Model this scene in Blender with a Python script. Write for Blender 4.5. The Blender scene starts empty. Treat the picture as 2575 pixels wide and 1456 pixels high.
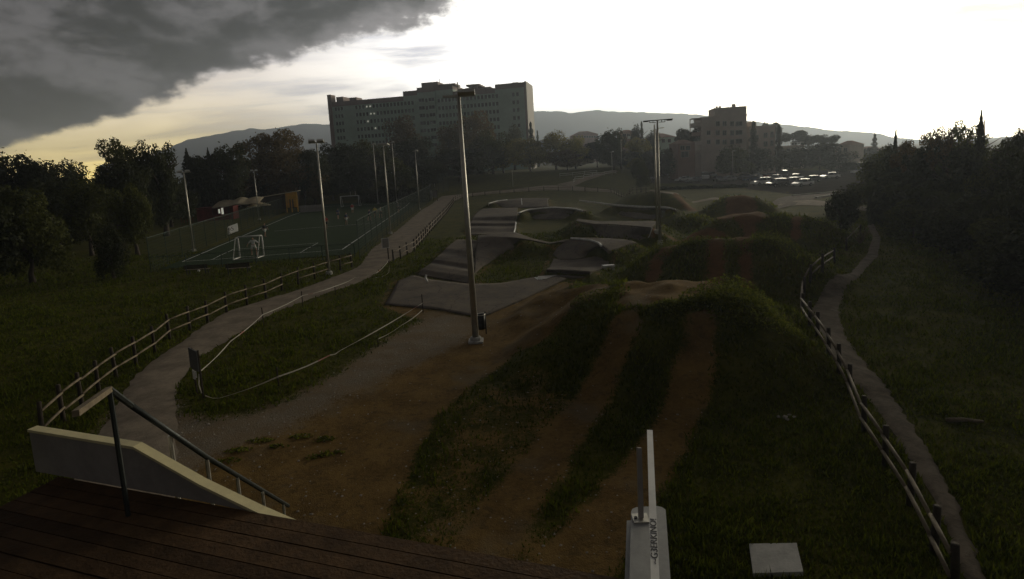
import bpy, bmesh, math, random
import numpy as np
from mathutils import Vector, Matrix, noise as mnoise

random.seed(7); np.random.seed(7)
S = bpy.context.scene
COL = S.collection
rad = math.radians

# ------------------------------------------------------------------ camera
W, HT = 2575.0, 1456.0            # working picture units
F, H = 1400.0, 7.7
PITCH, ROLL = rad(7.0), rad(3.2)
CX, CY = W / 2, 410 + F * math.tan(PITCH)
fw = np.array([0, math.cos(PITCH), -math.sin(PITCH)])
r0 = np.array([1.0, 0, 0]); u0 = np.cross(r0, fw)
rt = r0 * math.cos(ROLL) - u0 * math.sin(ROLL)
up = u0 * math.cos(ROLL) + r0 * math.sin(ROLL)
cd = bpy.data.cameras.new('camera'); cam = bpy.data.objects.new('camera', cd); COL.objects.link(cam)
cd.sensor_fit = 'HORIZONTAL'; cd.sensor_width = 36; cd.lens = 36 * F / W
cd.shift_y = -(HT / 2 - CY) / W * 1.0
cd.clip_start = 0.05; cd.clip_end = 30000
M = Matrix(((rt[0], up[0], -fw[0], 0), (rt[1], up[1], -fw[1], 0), (rt[2], up[2], -fw[2], H), (0, 0, 0, 1)))
cam.matrix_world = M
S.camera = cam

# ------------------------------------------------------------------ render / exposure
S.render.engine = 'CYCLES'
S.view_settings.view_transform = 'Standard'; S.view_settings.look = 'None'
S.view_settings.exposure = 0.12; S.view_settings.gamma = 1.0
S.view_settings.use_curve_mapping = False
S.cycles.use_denoising = True
S.cycles.max_bounces = 5; S.cycles.diffuse_bounces = 2; S.cycles.glossy_bounces = 3
S.cycles.transparent_max_bounces = 6; S.cycles.volume_bounces = 0
S.cycles.sample_clamp_indirect = 4.0

SUN_AZ, SUN_EL = 47.0, 9.0        # degrees right of the view axis, above the horizon
SUND = (math.sin(rad(SUN_AZ)) * math.cos(rad(SUN_EL)), math.cos(rad(SUN_AZ)) * math.cos(rad(SUN_EL)), math.sin(rad(SUN_EL)))

# ------------------------------------------------------------------ world: sky with storm cloud
wd = bpy.data.worlds.new('World'); S.world = wd; wd.use_nodes = True
nt = wd.node_tree; nt.nodes.clear()
class NG:
    """tiny helper for building node trees"""
    def __init__(s, t): s.t = t
    def n(s, typ, **k):
        x = s.t.nodes.new(typ)
        for a, b in k.items(): setattr(x, a, b)
        return x
    def link(s, a, b): s.t.links.new(a, b)
    def put(s, sock, v):
        if v is None: return
        if isinstance(v, (int, float, tuple, list)): sock.default_value = v
        else: s.link(v, sock)
    def math(s, op, a, b=None, c=None, clamp=False):
        x = s.n('ShaderNodeMath', operation=op); x.use_clamp = clamp
        s.put(x.inputs[0], a); s.put(x.inputs[1], b); s.put(x.inputs[2], c)
        return x.outputs[0]
    def vmath(s, op, a, b=None, out=0):
        x = s.n('ShaderNodeVectorMath', operation=op)
        s.put(x.inputs[0], a); s.put(x.inputs[1], b)
        return x.outputs[out]
    def noise(s, vec, scale, detail=4, rough=0.55, dist=0.0, out=0):
        x = s.n('ShaderNodeTexNoise'); s.put(x.inputs['Vector'], vec)
        x.inputs['Scale'].default_value = scale; x.inputs['Detail'].default_value = detail
        x.inputs['Roughness'].default_value = rough; x.inputs['Distortion'].default_value = dist
        return x.outputs[out]
    def ss(s, v, a, b, lo=0.0, hi=1.0, kind='SMOOTHSTEP'):
        x = s.n('ShaderNodeMapRange', interpolation_type=kind)
        s.put(x.inputs[0], v); s.put(x.inputs[1], a); s.put(x.inputs[2], b); s.put(x.inputs[3], lo); s.put(x.inputs[4], hi)
        return x.outputs[0]
    def mix(s, f, a, b, mode='MIX'):
        x = s.n('ShaderNodeMix', data_type='RGBA', blend_type=mode)
        s.put(x.inputs[0], f)
        for i, v in ((6, a), (7, b)):
            if isinstance(v, (tuple, list)): x.inputs[i].default_value = (*v[:3], 1)
            else: s.link(v, x.inputs[i])
        return x.outputs[2]

g = NG(nt)
tc = g.n('ShaderNodeTexCoord'); D = tc.outputs['Generated']
sep = g.n('ShaderNodeSeparateXYZ'); g.link(D, sep.inputs[0])
dx, dy, dz = sep.outputs
zc = g.math('MAXIMUM', dz, 0.0)
den = g.math('ADD', zc, 0.1)
cx_ = g.math('DIVIDE', dx, den); cy_ = g.math('DIVIDE', dy, den)
cp = g.n('ShaderNodeCombineXYZ'); g.put(cp.inputs[0], cx_); g.put(cp.inputs[1], cy_); CP = cp.outputs[0]
sky = g.n('ShaderNodeTexSky'); sky.sky_type = 'NISHITA'; sky.sun_disc = False
sky.sun_elevation = rad(SUN_EL); sky.sun_rotation = rad(SUN_AZ)
nish = g.mix(1.0, sky.outputs[0], (0.1, 0.1, 0.1), 'MULTIPLY')
# thin bright overcast in front: brightest round the hidden sun
sdot = g.vmath('DOT_PRODUCT', D, SUND, out=1)
st = g.vmath('MULTIPLY', CP, (0.55, 1.3, 1.0))
streak = g.noise(st, 1.1, 5, 0.55, 0.4)
streak2 = g.noise(g.vmath('MULTIPLY', CP, (0.5, 0.9, 1)), 2.3, 5, 0.6, 0.3)
glow = g.ss(sdot, 0.26, 0.76)
glow2 = g.ss(sdot, 0.80, 1.0)
veil_dark = g.mix(g.ss(streak, 0.35, 0.65), (0.76, 0.69, 0.72), (1.22, 1.11, 1.06))
veil = g.mix(glow, veil_dark, (2.7, 2.62, 2.45))
veil = g.mix(g.math('MULTIPLY', g.ss(streak2, 0.42, 0.7), g.math('SUBTRACT', 1.0, g.ss(sdot, 0.55, 0.76))), veil, (0.86, 0.85, 0.94))
veil = g.mix(glow2, veil, (14.0, 12.6, 9.4))
# yellow gap along the horizon
band = g.math('POWER', 2.718, g.math('MULTIPLY', zc, -22.0))
bandn = g.math('MULTIPLY', band, g.ss(streak, 0.3, 0.6, 0.55, 1.0))
veil = g.mix(g.math('MULTIPLY', g.math('MULTIPLY', bandn, 1.15, clamp=True), g.ss(sdot, 0.62, 0.2, 0.12, 1.0)), veil, (7.0, 5.2, 1.3))
veil = g.mix(g.math('MULTIPLY', g.ss(dz, 0.06, 0.15), g.math('MULTIPLY', g.ss(dx, 0.36, 0.60), g.ss(streak, 0.3, 0.6, 0.5, 1.0))), veil, (1.6, 1.42, 0.86))
front = g.mix(0.9, nish, veil)
# the storm cloud: a deck with its edge crossing the view from lower left to upper centre
DV = g.vmath('MULTIPLY', D, (1.0, 1.0, 1.9))
edge_n = g.noise(DV, 5.5, 7, 0.58, 0.15)
edge_f = g.noise(DV, 24.0, 6, 0.62)
sd = g.math('ADD', cy_, g.math('MULTIPLY', cx_, 0.53))
sd = g.math('SUBTRACT', 2.64, sd)
wob = g.math('ADD', g.math('MULTIPLY', g.math('SUBTRACT', edge_n, 0.5), 0.85), g.math('MULTIPLY', g.math('SUBTRACT', edge_f, 0.5), 0.38))
sd = g.math('ADD', sd, wob)
cm = g.ss(sd, -0.03, 0.17)
bill = g.noise(DV, 9.0, 8, 0.60, 0.25)
bill2 = g.noise(DV, 26.0, 6, 0.6, 0.2)
bill = g.math('ADD', g.math('MULTIPLY', bill, 0.74), g.math('MULTIPLY', bill2, 0.26))
cl = g.mix(g.ss(bill, 0.42, 0.62), (0.003, 0.003, 0.005), (0.122, 0.115, 0.120))
cl = g.mix(g.ss(sd, 0.5, 0.0, 0.0, 0.3), cl, (0.125, 0.118, 0.125))
cl = g.mix(g.math('MULTIPLY', g.ss(sd, 0.45, 0.0), g.ss(sdot, 0.28, 0.62)), cl, (0.36, 0.335, 0.34))
cl = g.mix(g.ss(cy_, 1.6, -0.5), cl, (0.055, 0.051, 0.050))
fin = g.mix(cm, front, cl)
# below the horizon: dull ground light
fin = g.mix(g.ss(dz, -0.02, -0.06), fin, (0.03, 0.03, 0.022))
bg = g.n('ShaderNodeBackground'); g.link(fin, bg.inputs[0]); bg.inputs[1].default_value = 1.0
wo = g.n('ShaderNodeOutputWorld'); g.link(bg.outputs[0], wo.inputs[0])

sl = bpy.data.lights.new('sun', 'SUN'); sl.energy = 1.5; sl.angle = rad(16); sl.color = (1.0, 0.90, 0.70)
so = bpy.data.objects.new('sun', sl); COL.objects.link(so)
so.rotation_euler = Vector([-c for c in SUND]).to_track_quat('-Z', 'Y').to_euler()
so.location = (60, 60, 60)

# ------------------------------------------------------------------ picture -> place
CO = np.array([0, 0, H])
def ray(px, py):
    d = fw + rt * ((px - CX) / F) - up * ((py - CY) / F)
    return d / np.linalg.norm(d)
def G(px, py, z=0.0):
    d = ray(px, py); return CO + d * ((z - H) / d[2])
def atY(px, py, Y):
    d = ray(px, py); return CO + d * (Y / d[1])
def GT(px, py):
    """where the sight line meets the terrain"""
    d = ray(px, py); t = 6.0 * np.exp(np.linspace(0, 4.2, 2600)); P = CO + d * t[:, None]
    below = P[:, 2] < TZ(P[:, 0], P[:, 1])
    if not below.any(): p = G(px, py, 0.0)
    else:
        i = int(np.argmax(below)); a = P[max(0, i - 1)]; b = P[i]; ga = a[2] - T(a[0], a[1]); gb = b[2] - T(b[0], b[1]); k = ga / (ga - gb) if ga != gb else 0
        p = a + (b - a) * min(1, max(0, k))
    p[2] = T(p[0], p[1]); return p

# ------------------------------------------------------------------ tags and mesh helpers
def tag(o, label=None, cat=None, group=None, kind=None):
    if label: o['label'] = label
    if cat: o['category'] = cat
    if group: o['group'] = group
    if kind: o['kind'] = kind
    return o
def thing(name, label, cat, loc=(0, 0, 0), rotz=0.0, group=None):
    o = bpy.data.objects.new(name, None); COL.objects.link(o)
    o.empty_display_size = 0.2
    o.location = Vector([float(c) for c in loc]); o.rotation_euler = (0, 0, rotz)
    return tag(o, label, cat, group)
def place(name, mesh, parent=None, loc=(0, 0, 0), rot=(0, 0, 0), scale=(1, 1, 1)):
    o = bpy.data.objects.new(name, mesh); COL.objects.link(o)
    o.location = Vector([float(c) for c in loc]); o.rotation_euler = rot; o.scale = scale
    if parent: o.parent = parent
    return o
class MB:
    def __init__(s): s.v = []; s.f = []; s.m = []; s.smooth = False
    def add(s, vs, fs, mi=0):
        k = len(s.v); s.v += [tuple(float(c) for c in v) for v in vs]
        s.f += [tuple(i + k for i in f) for f in fs]; s.m += [mi] * len(fs)
        return s
    def box(s, c, size, rotz=0.0, mi=0, tilt=None):
        x, y, z = size[0] / 2, size[1] / 2, size[2] / 2
        vs = [Vector((a, b, d)) for d in (-z, z) for b in (-y, y) for a in (-x, x)]
        R = Matrix.Rotation(rotz, 3, 'Z')
        if tilt is not None: R = tilt
        vs = [R @ v + Vector([float(q) for q in c]) for v in vs]
        return s.add(vs, [(0, 2, 3, 1), (4, 5, 7, 6), (0, 1, 5, 4), (2, 6, 7, 3), (0, 4, 6, 2), (1, 3, 7, 5)], mi)
    def b6(s, x0, x1, y0, y1, z0, z1, mi=0):
        return s.box(((x0 + x1) / 2, (y0 + y1) / 2, (z0 + z1) / 2), (x1 - x0, y1 - y0, z1 - z0), 0, mi)
    def bar(s, p, q, r, n=6, r2=None, mi=0, caps=True):
        p, q = Vector([float(c) for c in p]), Vector([float(c) for c in q]); d = (q - p)
        if d.length < 1e-6: return s
        d.normalize(); a = d.orthogonal().normalized(); b = d.cross(a); r2 = r if r2 is None else r2
        vs = [p + (a * math.cos(t) + b * math.sin(t)) * r for t in [2 * math.pi * i / n for i in range(n)]]
        vs += [q + (a * math.cos(t) + b * math.sin(t)) * r2 for t in [2 * math.pi * i / n for i in range(n)]]
        fs = [(i, (i + 1) % n, n + (i + 1) % n, n + i) for i in range(n)]
        if caps: fs += [tuple(range(n - 1, -1, -1)), tuple(range(n, 2 * n))]
        return s.add(vs, fs, mi)
    def beam(s, p, q, w, h, mi=0, upv=(0, 0, 1)):
        """rectangular bar from p to q"""
        p, q = Vector([float(c) for c in p]), Vector([float(c) for c in q]); d = (q - p).normalized()
        a = d.cross(Vector(upv))
        a = a.normalized() if a.length > 1e-4 else Vector((1, 0, 0)); b = a.cross(d)
        vs = [e + a * i * w / 2 + b * j * h / 2 for e in (p, q) for i, j in ((-1, -1), (1, -1), (1, 1), (-1, 1))]
        return s.add(vs, [(3, 2, 1, 0), (4, 5, 6, 7), (0, 1, 5, 4), (1, 2, 6, 5), (2, 3, 7, 6), (3, 0, 4, 7)], mi)
    def tube(s, pts, r, n=6, mi=0):
        pts = [Vector([float(c) for c in p]) for p in pts]; rs = r if isinstance(r, (list, tuple)) else [r] * len(pts)
        vs = []; ref = None
        for i, p in enumerate(pts):
            d = (pts[min(i + 1, len(pts) - 1)] - pts[max(i - 1, 0)]).normalized()
            a = (ref - d * ref.dot(d)) if ref is not None else d.orthogonal()
            a.normalize(); ref = a; b = d.cross(a)
            vs += [p + (a * math.cos(t) + b * math.sin(t)) * rs[i] for t in [2 * math.pi * k / n for k in range(n)]]
        fs = [(i * n + k, i * n + (k + 1) % n, (i + 1) * n + (k + 1) % n, (i + 1) * n + k) for i in range(len(pts) - 1) for k in range(n)]
        fs += [tuple(range(n - 1, -1, -1)), tuple(range((len(pts) - 1) * n, len(pts) * n))]
        return s.add(vs, fs, mi)
    def prism(s, poly, z0, z1, mi=0):
        n = len(poly); vs = [(x, y, z0) for x, y in poly] + [(x, y, z1) for x, y in poly]
        return s.add(vs, [tuple(range(n - 1, -1, -1)), tuple(range(n, 2 * n))] + [(i, (i + 1) % n, n + (i + 1) % n, n + i) for i in range(n)], mi)
    def lathe(s, prof, n=12, c=(0, 0, 0), mi=0):
        vs = [(c[0] + r * math.cos(2 * math.pi * k / n), c[1] + r * math.sin(2 * math.pi * k / n), c[2] + z) for r, z in prof for k in range(n)]
        fs = [(i * n + k, i * n + (k + 1) % n, (i + 1) * n + (k + 1) % n, (i + 1) * n + k) for i in range(len(prof) - 1) for k in range(n)]
        return s.add(vs, fs, mi)
    def mesh(s, name, mats, smooth=False):
        me = bpy.data.meshes.new(name); me.from_pydata(s.v, [], s.f)
        for m_ in (mats if isinstance(mats, (list, tuple)) else [mats]): me.materials.append(m_)
        me.polygons.foreach_set('material_index', s.m)
        if smooth: me.polygons.foreach_set('use_smooth', [True] * len(s.f))
        me.update(); return me
    def build(s, name, mats, parent=None, loc=(0, 0, 0), smooth=False, rotz=0.0):
        return place(name, s.mesh(name, mats, smooth), parent, loc, (0, 0, rotz))
def big_mesh(name, verts, faces, mats, smooth=False):
    me = bpy.data.meshes.new(name)
    verts = np.asarray(verts, dtype=np.float32); faces = np.asarray(faces, dtype=np.int32); k = faces.shape[1]
    me.vertices.add(len(verts)); me.vertices.foreach_set('co', verts.ravel())
    me.loops.add(faces.size); me.loops.foreach_set('vertex_index', faces.ravel())
    me.polygons.add(len(faces)); me.polygons.foreach_set('loop_start', np.arange(0, faces.size, k, dtype=np.int32))
    me.polygons.foreach_set('loop_total', np.full(len(faces), k, dtype=np.int32))
    if smooth: me.polygons.foreach_set('use_smooth', np.ones(len(faces), dtype=bool))
    for m_ in (mats if isinstance(mats, (list, tuple)) else [mats]): me.materials.append(m_)
    me.update(calc_edges=True); me.validate(); return me
def set_attr(me, name, vals):
    a = me.attributes.new(name, 'FLOAT', 'POINT'); a.data.foreach_set('value', np.asarray(vals, dtype=np.float32))

# ------------------------------------------------------------------ materials
def mat(name, col, rough=0.8, var=0.25, scale=6.0, metal=0.0, bump=0.0, bscale=None, col2=None, spec=0.3, objrand=0.0, coords='Object', emit=None):
    m = bpy.data.materials.new(name); m.use_nodes = True
    t = m.node_tree; q = NG(t); P = t.nodes['Principled BSDF']
    tcn = q.n('ShaderNodeTexCoord'); V = tcn.outputs[coords]
    n1 = q.noise(V, scale, 5, 0.6); n2 = q.noise(V, scale * 6.3, 3, 0.6)
    nn = q.math('ADD', q.math('MULTIPLY', n1, 0.65), q.math('MULTIPLY', n2, 0.35))
    c2 = col2 if col2 else tuple(c * (1 - var) for c in col); c1 = col if col2 else tuple(min(1, c * (1 + var)) for c in col)
    cc = q.mix(q.ss(nn, 0.33, 0.67), c2, c1)
    if objrand:
        oi = q.n('ShaderNodeObjectInfo')
        k = q.ss(oi.outputs['Random'], 0, 1, 1 - objrand, 1 + objrand, 'LINEAR')
        kc = q.n('ShaderNodeCombineColor'); [q.put(kc.inputs[i], k) for i in range(3)]
        cc = q.mix(1.0, cc, kc.outputs[0], 'MULTIPLY')
    q.link(cc, P.inputs['Base Color'])
    P.inputs['Metallic'].default_value = metal; P.inputs['Specular IOR Level'].default_value = spec
    q.put(P.inputs['Roughness'], q.ss(n2, 0.3, 0.7, max(0.03, rough - 0.1), min(1, rough + 0.1)))
    if bump:
        b = q.n('ShaderNodeBump'); b.inputs['Strength'].default_value = bump; b.inputs['Distance'].default_value = 0.03
        q.link(q.noise(V, bscale or scale * 8, 4, 0.6), b.inputs['Height']); q.link(b.outputs[0], P.inputs['Normal'])
    if emit:
        P.inputs['Emission Color'].default_value = (*emit[:3], 1); P.inputs['Emission Strength'].default_value = emit[3]
    return m
MT = {}
MT['asphalt'] = mat('asphalt', (0.185, 0.148, 0.108), 0.9, 0.3, 0.5, bump=0.5, bscale=30, spec=0.12, col2=(0.095, 0.080, 0.066))
def asphalt_mat():
    m = bpy.data.materials.new('dusty_asphalt'); m.use_nodes = True; t = m.node_tree; q = NG(t); P = t.nodes['Principled BSDF']
    V = q.n('ShaderNodeNewGeometry').outputs['Position']; n1 = q.noise(V, 0.45, 5, 0.65); n2 = q.noise(V, 3.0, 5, 0.7); n3 = q.noise(V, 45.0, 2, 0.7)
    c = q.mix(q.ss(n1, 0.35, 0.65), (0.115, 0.100, 0.086), (0.175, 0.146, 0.115))
    c = q.mix(q.ss(n2, 0.52, 0.72, 0, 0.65), c, (0.235, 0.175, 0.105)); c = q.mix(q.ss(n2, 0.42, 0.28, 0, 0.5), c, (0.070, 0.062, 0.056))
    vo = q.n('ShaderNodeTexVoronoi', feature='DISTANCE_TO_EDGE'); q.put(vo.inputs['Vector'], q.vmath('ADD', V, q.noise(V, 1.2, 3, 0.6, out=1))); vo.inputs['Scale'].default_value = 0.42
    c = q.mix(q.ss(vo.outputs['Distance'], 0.014, 0.004, 0, 0.7), c, (0.045, 0.040, 0.036))
    c = q.mix(q.ss(n3, 0.5, 0.8, 0, 0.5), c, (0.24, 0.215, 0.18)); q.link(c, P.inputs['Base Color']); P.inputs['Roughness'].default_value = 0.95; P.inputs['Specular IOR Level'].default_value = 0.08
    b = q.n('ShaderNodeBump'); b.inputs['Strength'].default_value = 0.6; b.inputs['Distance'].default_value = 0.04; q.link(q.math('ADD', n2, q.math('MULTIPLY', n3, 0.3)), b.inputs['Height']); q.link(b.outputs[0], P.inputs['Normal'])
    return m
MT['asphalt'] = asphalt_mat()
MT['kerb_white'] = mat('white_lip_paint', (0.72, 0.70, 0.66), 0.5, 0.2, 3.0)
MT['path'] = mat('gravel_path_stone', (0.225, 0.185, 0.14), 0.95, 0.28, 0.9, bump=0.6, bscale=25, spec=0.1)
MT['darkpath'] = mat('trodden_gravel', (0.125, 0.102, 0.078), 0.98, 0.4, 1.6, bump=0.6, bscale=25, spec=0.1)
MT['road'] = mat('road_asphalt', (0.075, 0.068, 0.060), 1.0, 0.2, 0.5, spec=0.0)
MT['turf'] = mat('artificial_turf', (0.022, 0.042, 0.012), 0.95, 0.18, 0.6, spec=0.1)
MT['line'] = mat('white_line_paint', (0.6, 0.62, 0.6), 0.8, 0.15, 3)
MT['wood'] = mat('weathered_fence_wood', (0.165, 0.13, 0.085), 0.7, 0.4, 4, bump=0.4, spec=0.25)
MT['woodpost'] = mat('dark_fence_post_wood', (0.045, 0.035, 0.025), 0.9, 0.35, 5, bump=0.3)
MT['deck'] = mat('brown_deck_board', (0.070, 0.041, 0.020), 0.75, 0.35, 3, bump=0.4, spec=0.12, objrand=0.3)
MT['galv'] = mat('galvanised_steel', (0.52, 0.50, 0.44), 0.42, 0.15, 3, metal=0.75)
MT['whitepaint'] = mat('white_weathered_paint', (0.62, 0.61, 0.58), 0.5, 0.12, 3.0)
MT['cream'] = mat('cream_panel_paint', (0.70, 0.62, 0.36), 0.6, 0.1, 2.0)
MT['greypanel'] = mat('grey_panel', (0.30, 0.275, 0.25), 0.7, 0.15, 2.0)
MT['signback'] = mat('grey_sign_sheet', (0.09, 0.09, 0.09), 0.6, 0.2, 4)
MT['coping'] = mat('grey_white_worn_paint', (0.30, 0.30, 0.29), 0.55, 0.15, 4.0)
MT['concrete'] = mat('pale_concrete', (0.42, 0.41, 0.38), 0.85, 0.2, 3, bump=0.3)
MT['darkmetal'] = mat('dark_painted_metal', (0.035, 0.04, 0.038), 0.5, 0.2, 4, metal=0.3)
MT['greenmetal'] = mat('green_fence_paint', (0.03, 0.055, 0.04), 0.6, 0.2, 4)
MT['black'] = mat('black_plastic', (0.02, 0.02, 0.02), 0.5, 0.2, 4)
MT['glass'] = mat('dark_window_glass', (0.02, 0.023, 0.025), 0.12, 0.2, 3, spec=0.6)
MT['lit'] = mat('lit_window', (0.8, 0.8, 0.75), 0.5, 0.05, 3, emit=(1.0, 0.95, 0.78, 0.3))
MT['hosp'] = mat('grey_green_facade_panel', (0.46, 0.60, 0.52), 0.75, 0.12, 0.12)
MT['hosp2'] = mat('reddish_parapet', (0.30, 0.235, 0.225), 0.8, 0.12, 0.15)
MT['apart'] = mat('beige_plaster', (0.58, 0.49, 0.43), 0.85, 0.1, 0.2)
MT['redplaster'] = mat('old_red_plaster', (0.33, 0.20, 0.16), 0.85, 0.15, 0.3)
MT['rooftile'] = mat('old_red_roof_tile', (0.25, 0.14, 0.10), 0.85, 0.25, 0.8)
MT['redhut'] = mat('red_hut_boards', (0.20, 0.035, 0.028), 0.75, 0.25, 1.5)
MT['yellowhut'] = mat('ochre_hut_boards', (0.72, 0.42, 0.08), 0.7, 0.2, 1.5)
MT['canvas'] = mat('off_white_canvas', (0.66, 0.58, 0.42), 0.85, 0.15, 0.8)
MT['tape'] = mat('white_barrier_tape', (0.62, 0.58, 0.52), 0.5, 0.1, 8)
MT['tapered'] = mat('red_barrier_tape', (0.40, 0.20, 0.17), 0.5, 0.1, 8)
MT['bark'] = mat('tree_bark', (0.075, 0.058, 0.044), 0.95, 0.35, 6, bump=0.5)
MT['stone'] = mat('pale_pebble', (0.27, 0.24, 0.20), 0.9, 0.35, 9)
MT['hill'] = mat('wooded_hillside', (0.035, 0.05, 0.035), 1.0, 0.3, 0.004, spec=0.0)
MT['skin'] = mat('skin', (0.48, 0.30, 0.22), 0.6, 0.05, 5)
MT['hair'] = mat('dark_hair', (0.03, 0.022, 0.018), 0.7, 0.2, 9)
for nm, c in dict(white=(0.7, 0.7, 0.68), navy=(0.03, 0.04, 0.09), red=(0.42, 0.04, 0.035), grey=(0.2, 0.2, 0.21), yellow=(0.6, 0.5, 0.12), dark=(0.035, 0.035, 0.04)).items():
    MT['cloth_' + nm] = mat(nm + '_cloth', c, 0.9, 0.1, 6)
for nm, c in dict(white=(0.78, 0.78, 0.77), silver=(0.42, 0.43, 0.45), grey=(0.14, 0.145, 0.155), black=(0.015, 0.016, 0.018), blue=(0.03, 0.06, 0.14), red=(0.25, 0.02, 0.02)).items():
    MT['car_' + nm] = mat(nm + '_car_paint', c, 0.18, 0.03, 1.0, spec=0.7, metal=0.25 if nm == 'silver' else 0.0)
MT['tyre'] = mat('tyre_rubber', (0.02, 0.02, 0.02), 0.9, 0.2, 9)
MT['rim'] = mat('wheel_rim', (0.35, 0.35, 0.36), 0.35, 0.1, 9, metal=0.7)
MT['lamp'] = mat('headlamp_glass', (0.6, 0.6, 0.6), 0.15, 0.05, 5, spec=0.7)

def thin(m, f):
    """cloth and film let some light through"""
    t = m.node_tree; P = t.nodes['Principled BSDF']; tr = t.nodes.new('ShaderNodeBsdfTranslucent'); mx = t.nodes.new('ShaderNodeMixShader'); mx.inputs[0].default_value = f
    t.links.new(P.inputs['Base Color'].links[0].from_socket, tr.inputs[0]); t.links.new(P.outputs[0], mx.inputs[1]); t.links.new(tr.outputs[0], mx.inputs[2]); t.links.new(mx.outputs[0], t.nodes['Material Output'].inputs[0])
MT['flagcloth'] = mat('white_flag_cloth', (0.8, 0.8, 0.8), 0.9, 0.08, 4)
for k_, f_ in (('canvas', .45), ('tape', .45), ('flagcloth', .6)): thin(MT[k_], f_)
for k_ in list(MT):
    if k_.startswith('car_'): MT[k_].node_tree.nodes['Principled BSDF'].inputs['Coat Weight'].default_value = 0.45; MT[k_].node_tree.nodes['Principled BSDF'].inputs['Coat Roughness'].default_value = 0.08
def leaf_mat(name, ca, cb, trans=0.38):
    m = bpy.data.materials.new(name); m.use_nodes = True
    t = m.node_tree; q = NG(t); P = t.nodes['Principled BSDF']
    tcn = q.n('ShaderNodeTexCoord'); geo = q.n('ShaderNodeNewGeometry'); oi = q.n('ShaderNodeObjectInfo')
    n1 = q.noise(tcn.outputs['Object'], 5.0, 4, 0.6)
    k = q.math('ADD', q.math('MULTIPLY', n1, 0.6), q.math('MULTIPLY', geo.outputs['Random Per Island'], 0.4))
    cc = q.mix(q.ss(k, 0.3, 0.7), ca, cb)
    kk = q.ss(oi.outputs['Random'], 0, 1, 0.75, 1.25, 'LINEAR')
    kc = q.n('ShaderNodeCombineColor'); [q.put(kc.inputs[i], kk) for i in range(3)]
    cc = q.mix(1.0, cc, kc.outputs[0], 'MULTIPLY')
    q.link(cc, P.inputs['Base Color']); P.inputs['Roughness'].default_value = 0.75
    P.inputs['Specular IOR Level'].default_value = 0.15
    tr = q.n('ShaderNodeBsdfTranslucent'); q.link(cc, tr.inputs[0])
    mx = q.n('ShaderNodeMixShader'); mx.inputs[0].default_value = trans
    q.link(P.outputs[0], mx.inputs[1]); q.link(tr.outputs[0], mx.inputs[2])
    q.link(mx.outputs[0], t.nodes['Material Output'].inputs[0])
    return m
MT['leaf'] = leaf_mat('green_leaves', (0.038, 0.043, 0.008), (0.09, 0.098, 0.018))
MT['leaf_dark'] = leaf_mat('dark_evergreen_needles', (0.022, 0.026, 0.009), (0.048, 0.055, 0.018))
MT['leaf_brown'] = leaf_mat('brownish_leaves', (0.085, 0.060, 0.024), (0.16, 0.115, 0.045))
MT['leaf_yellow'] = leaf_mat('yellow_green_leaves', (0.15, 0.135, 0.03), (0.30, 0.26, 0.06))
MT['weedleaf'] = leaf_mat('weed_leaves', (0.06, 0.075, 0.008), (0.17, 0.18, 0.022), 0.5)
MT['grass'] = leaf_mat('grass_blades', (0.036, 0.050, 0.003), (0.105, 0.122, 0.008), 0.5)

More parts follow.
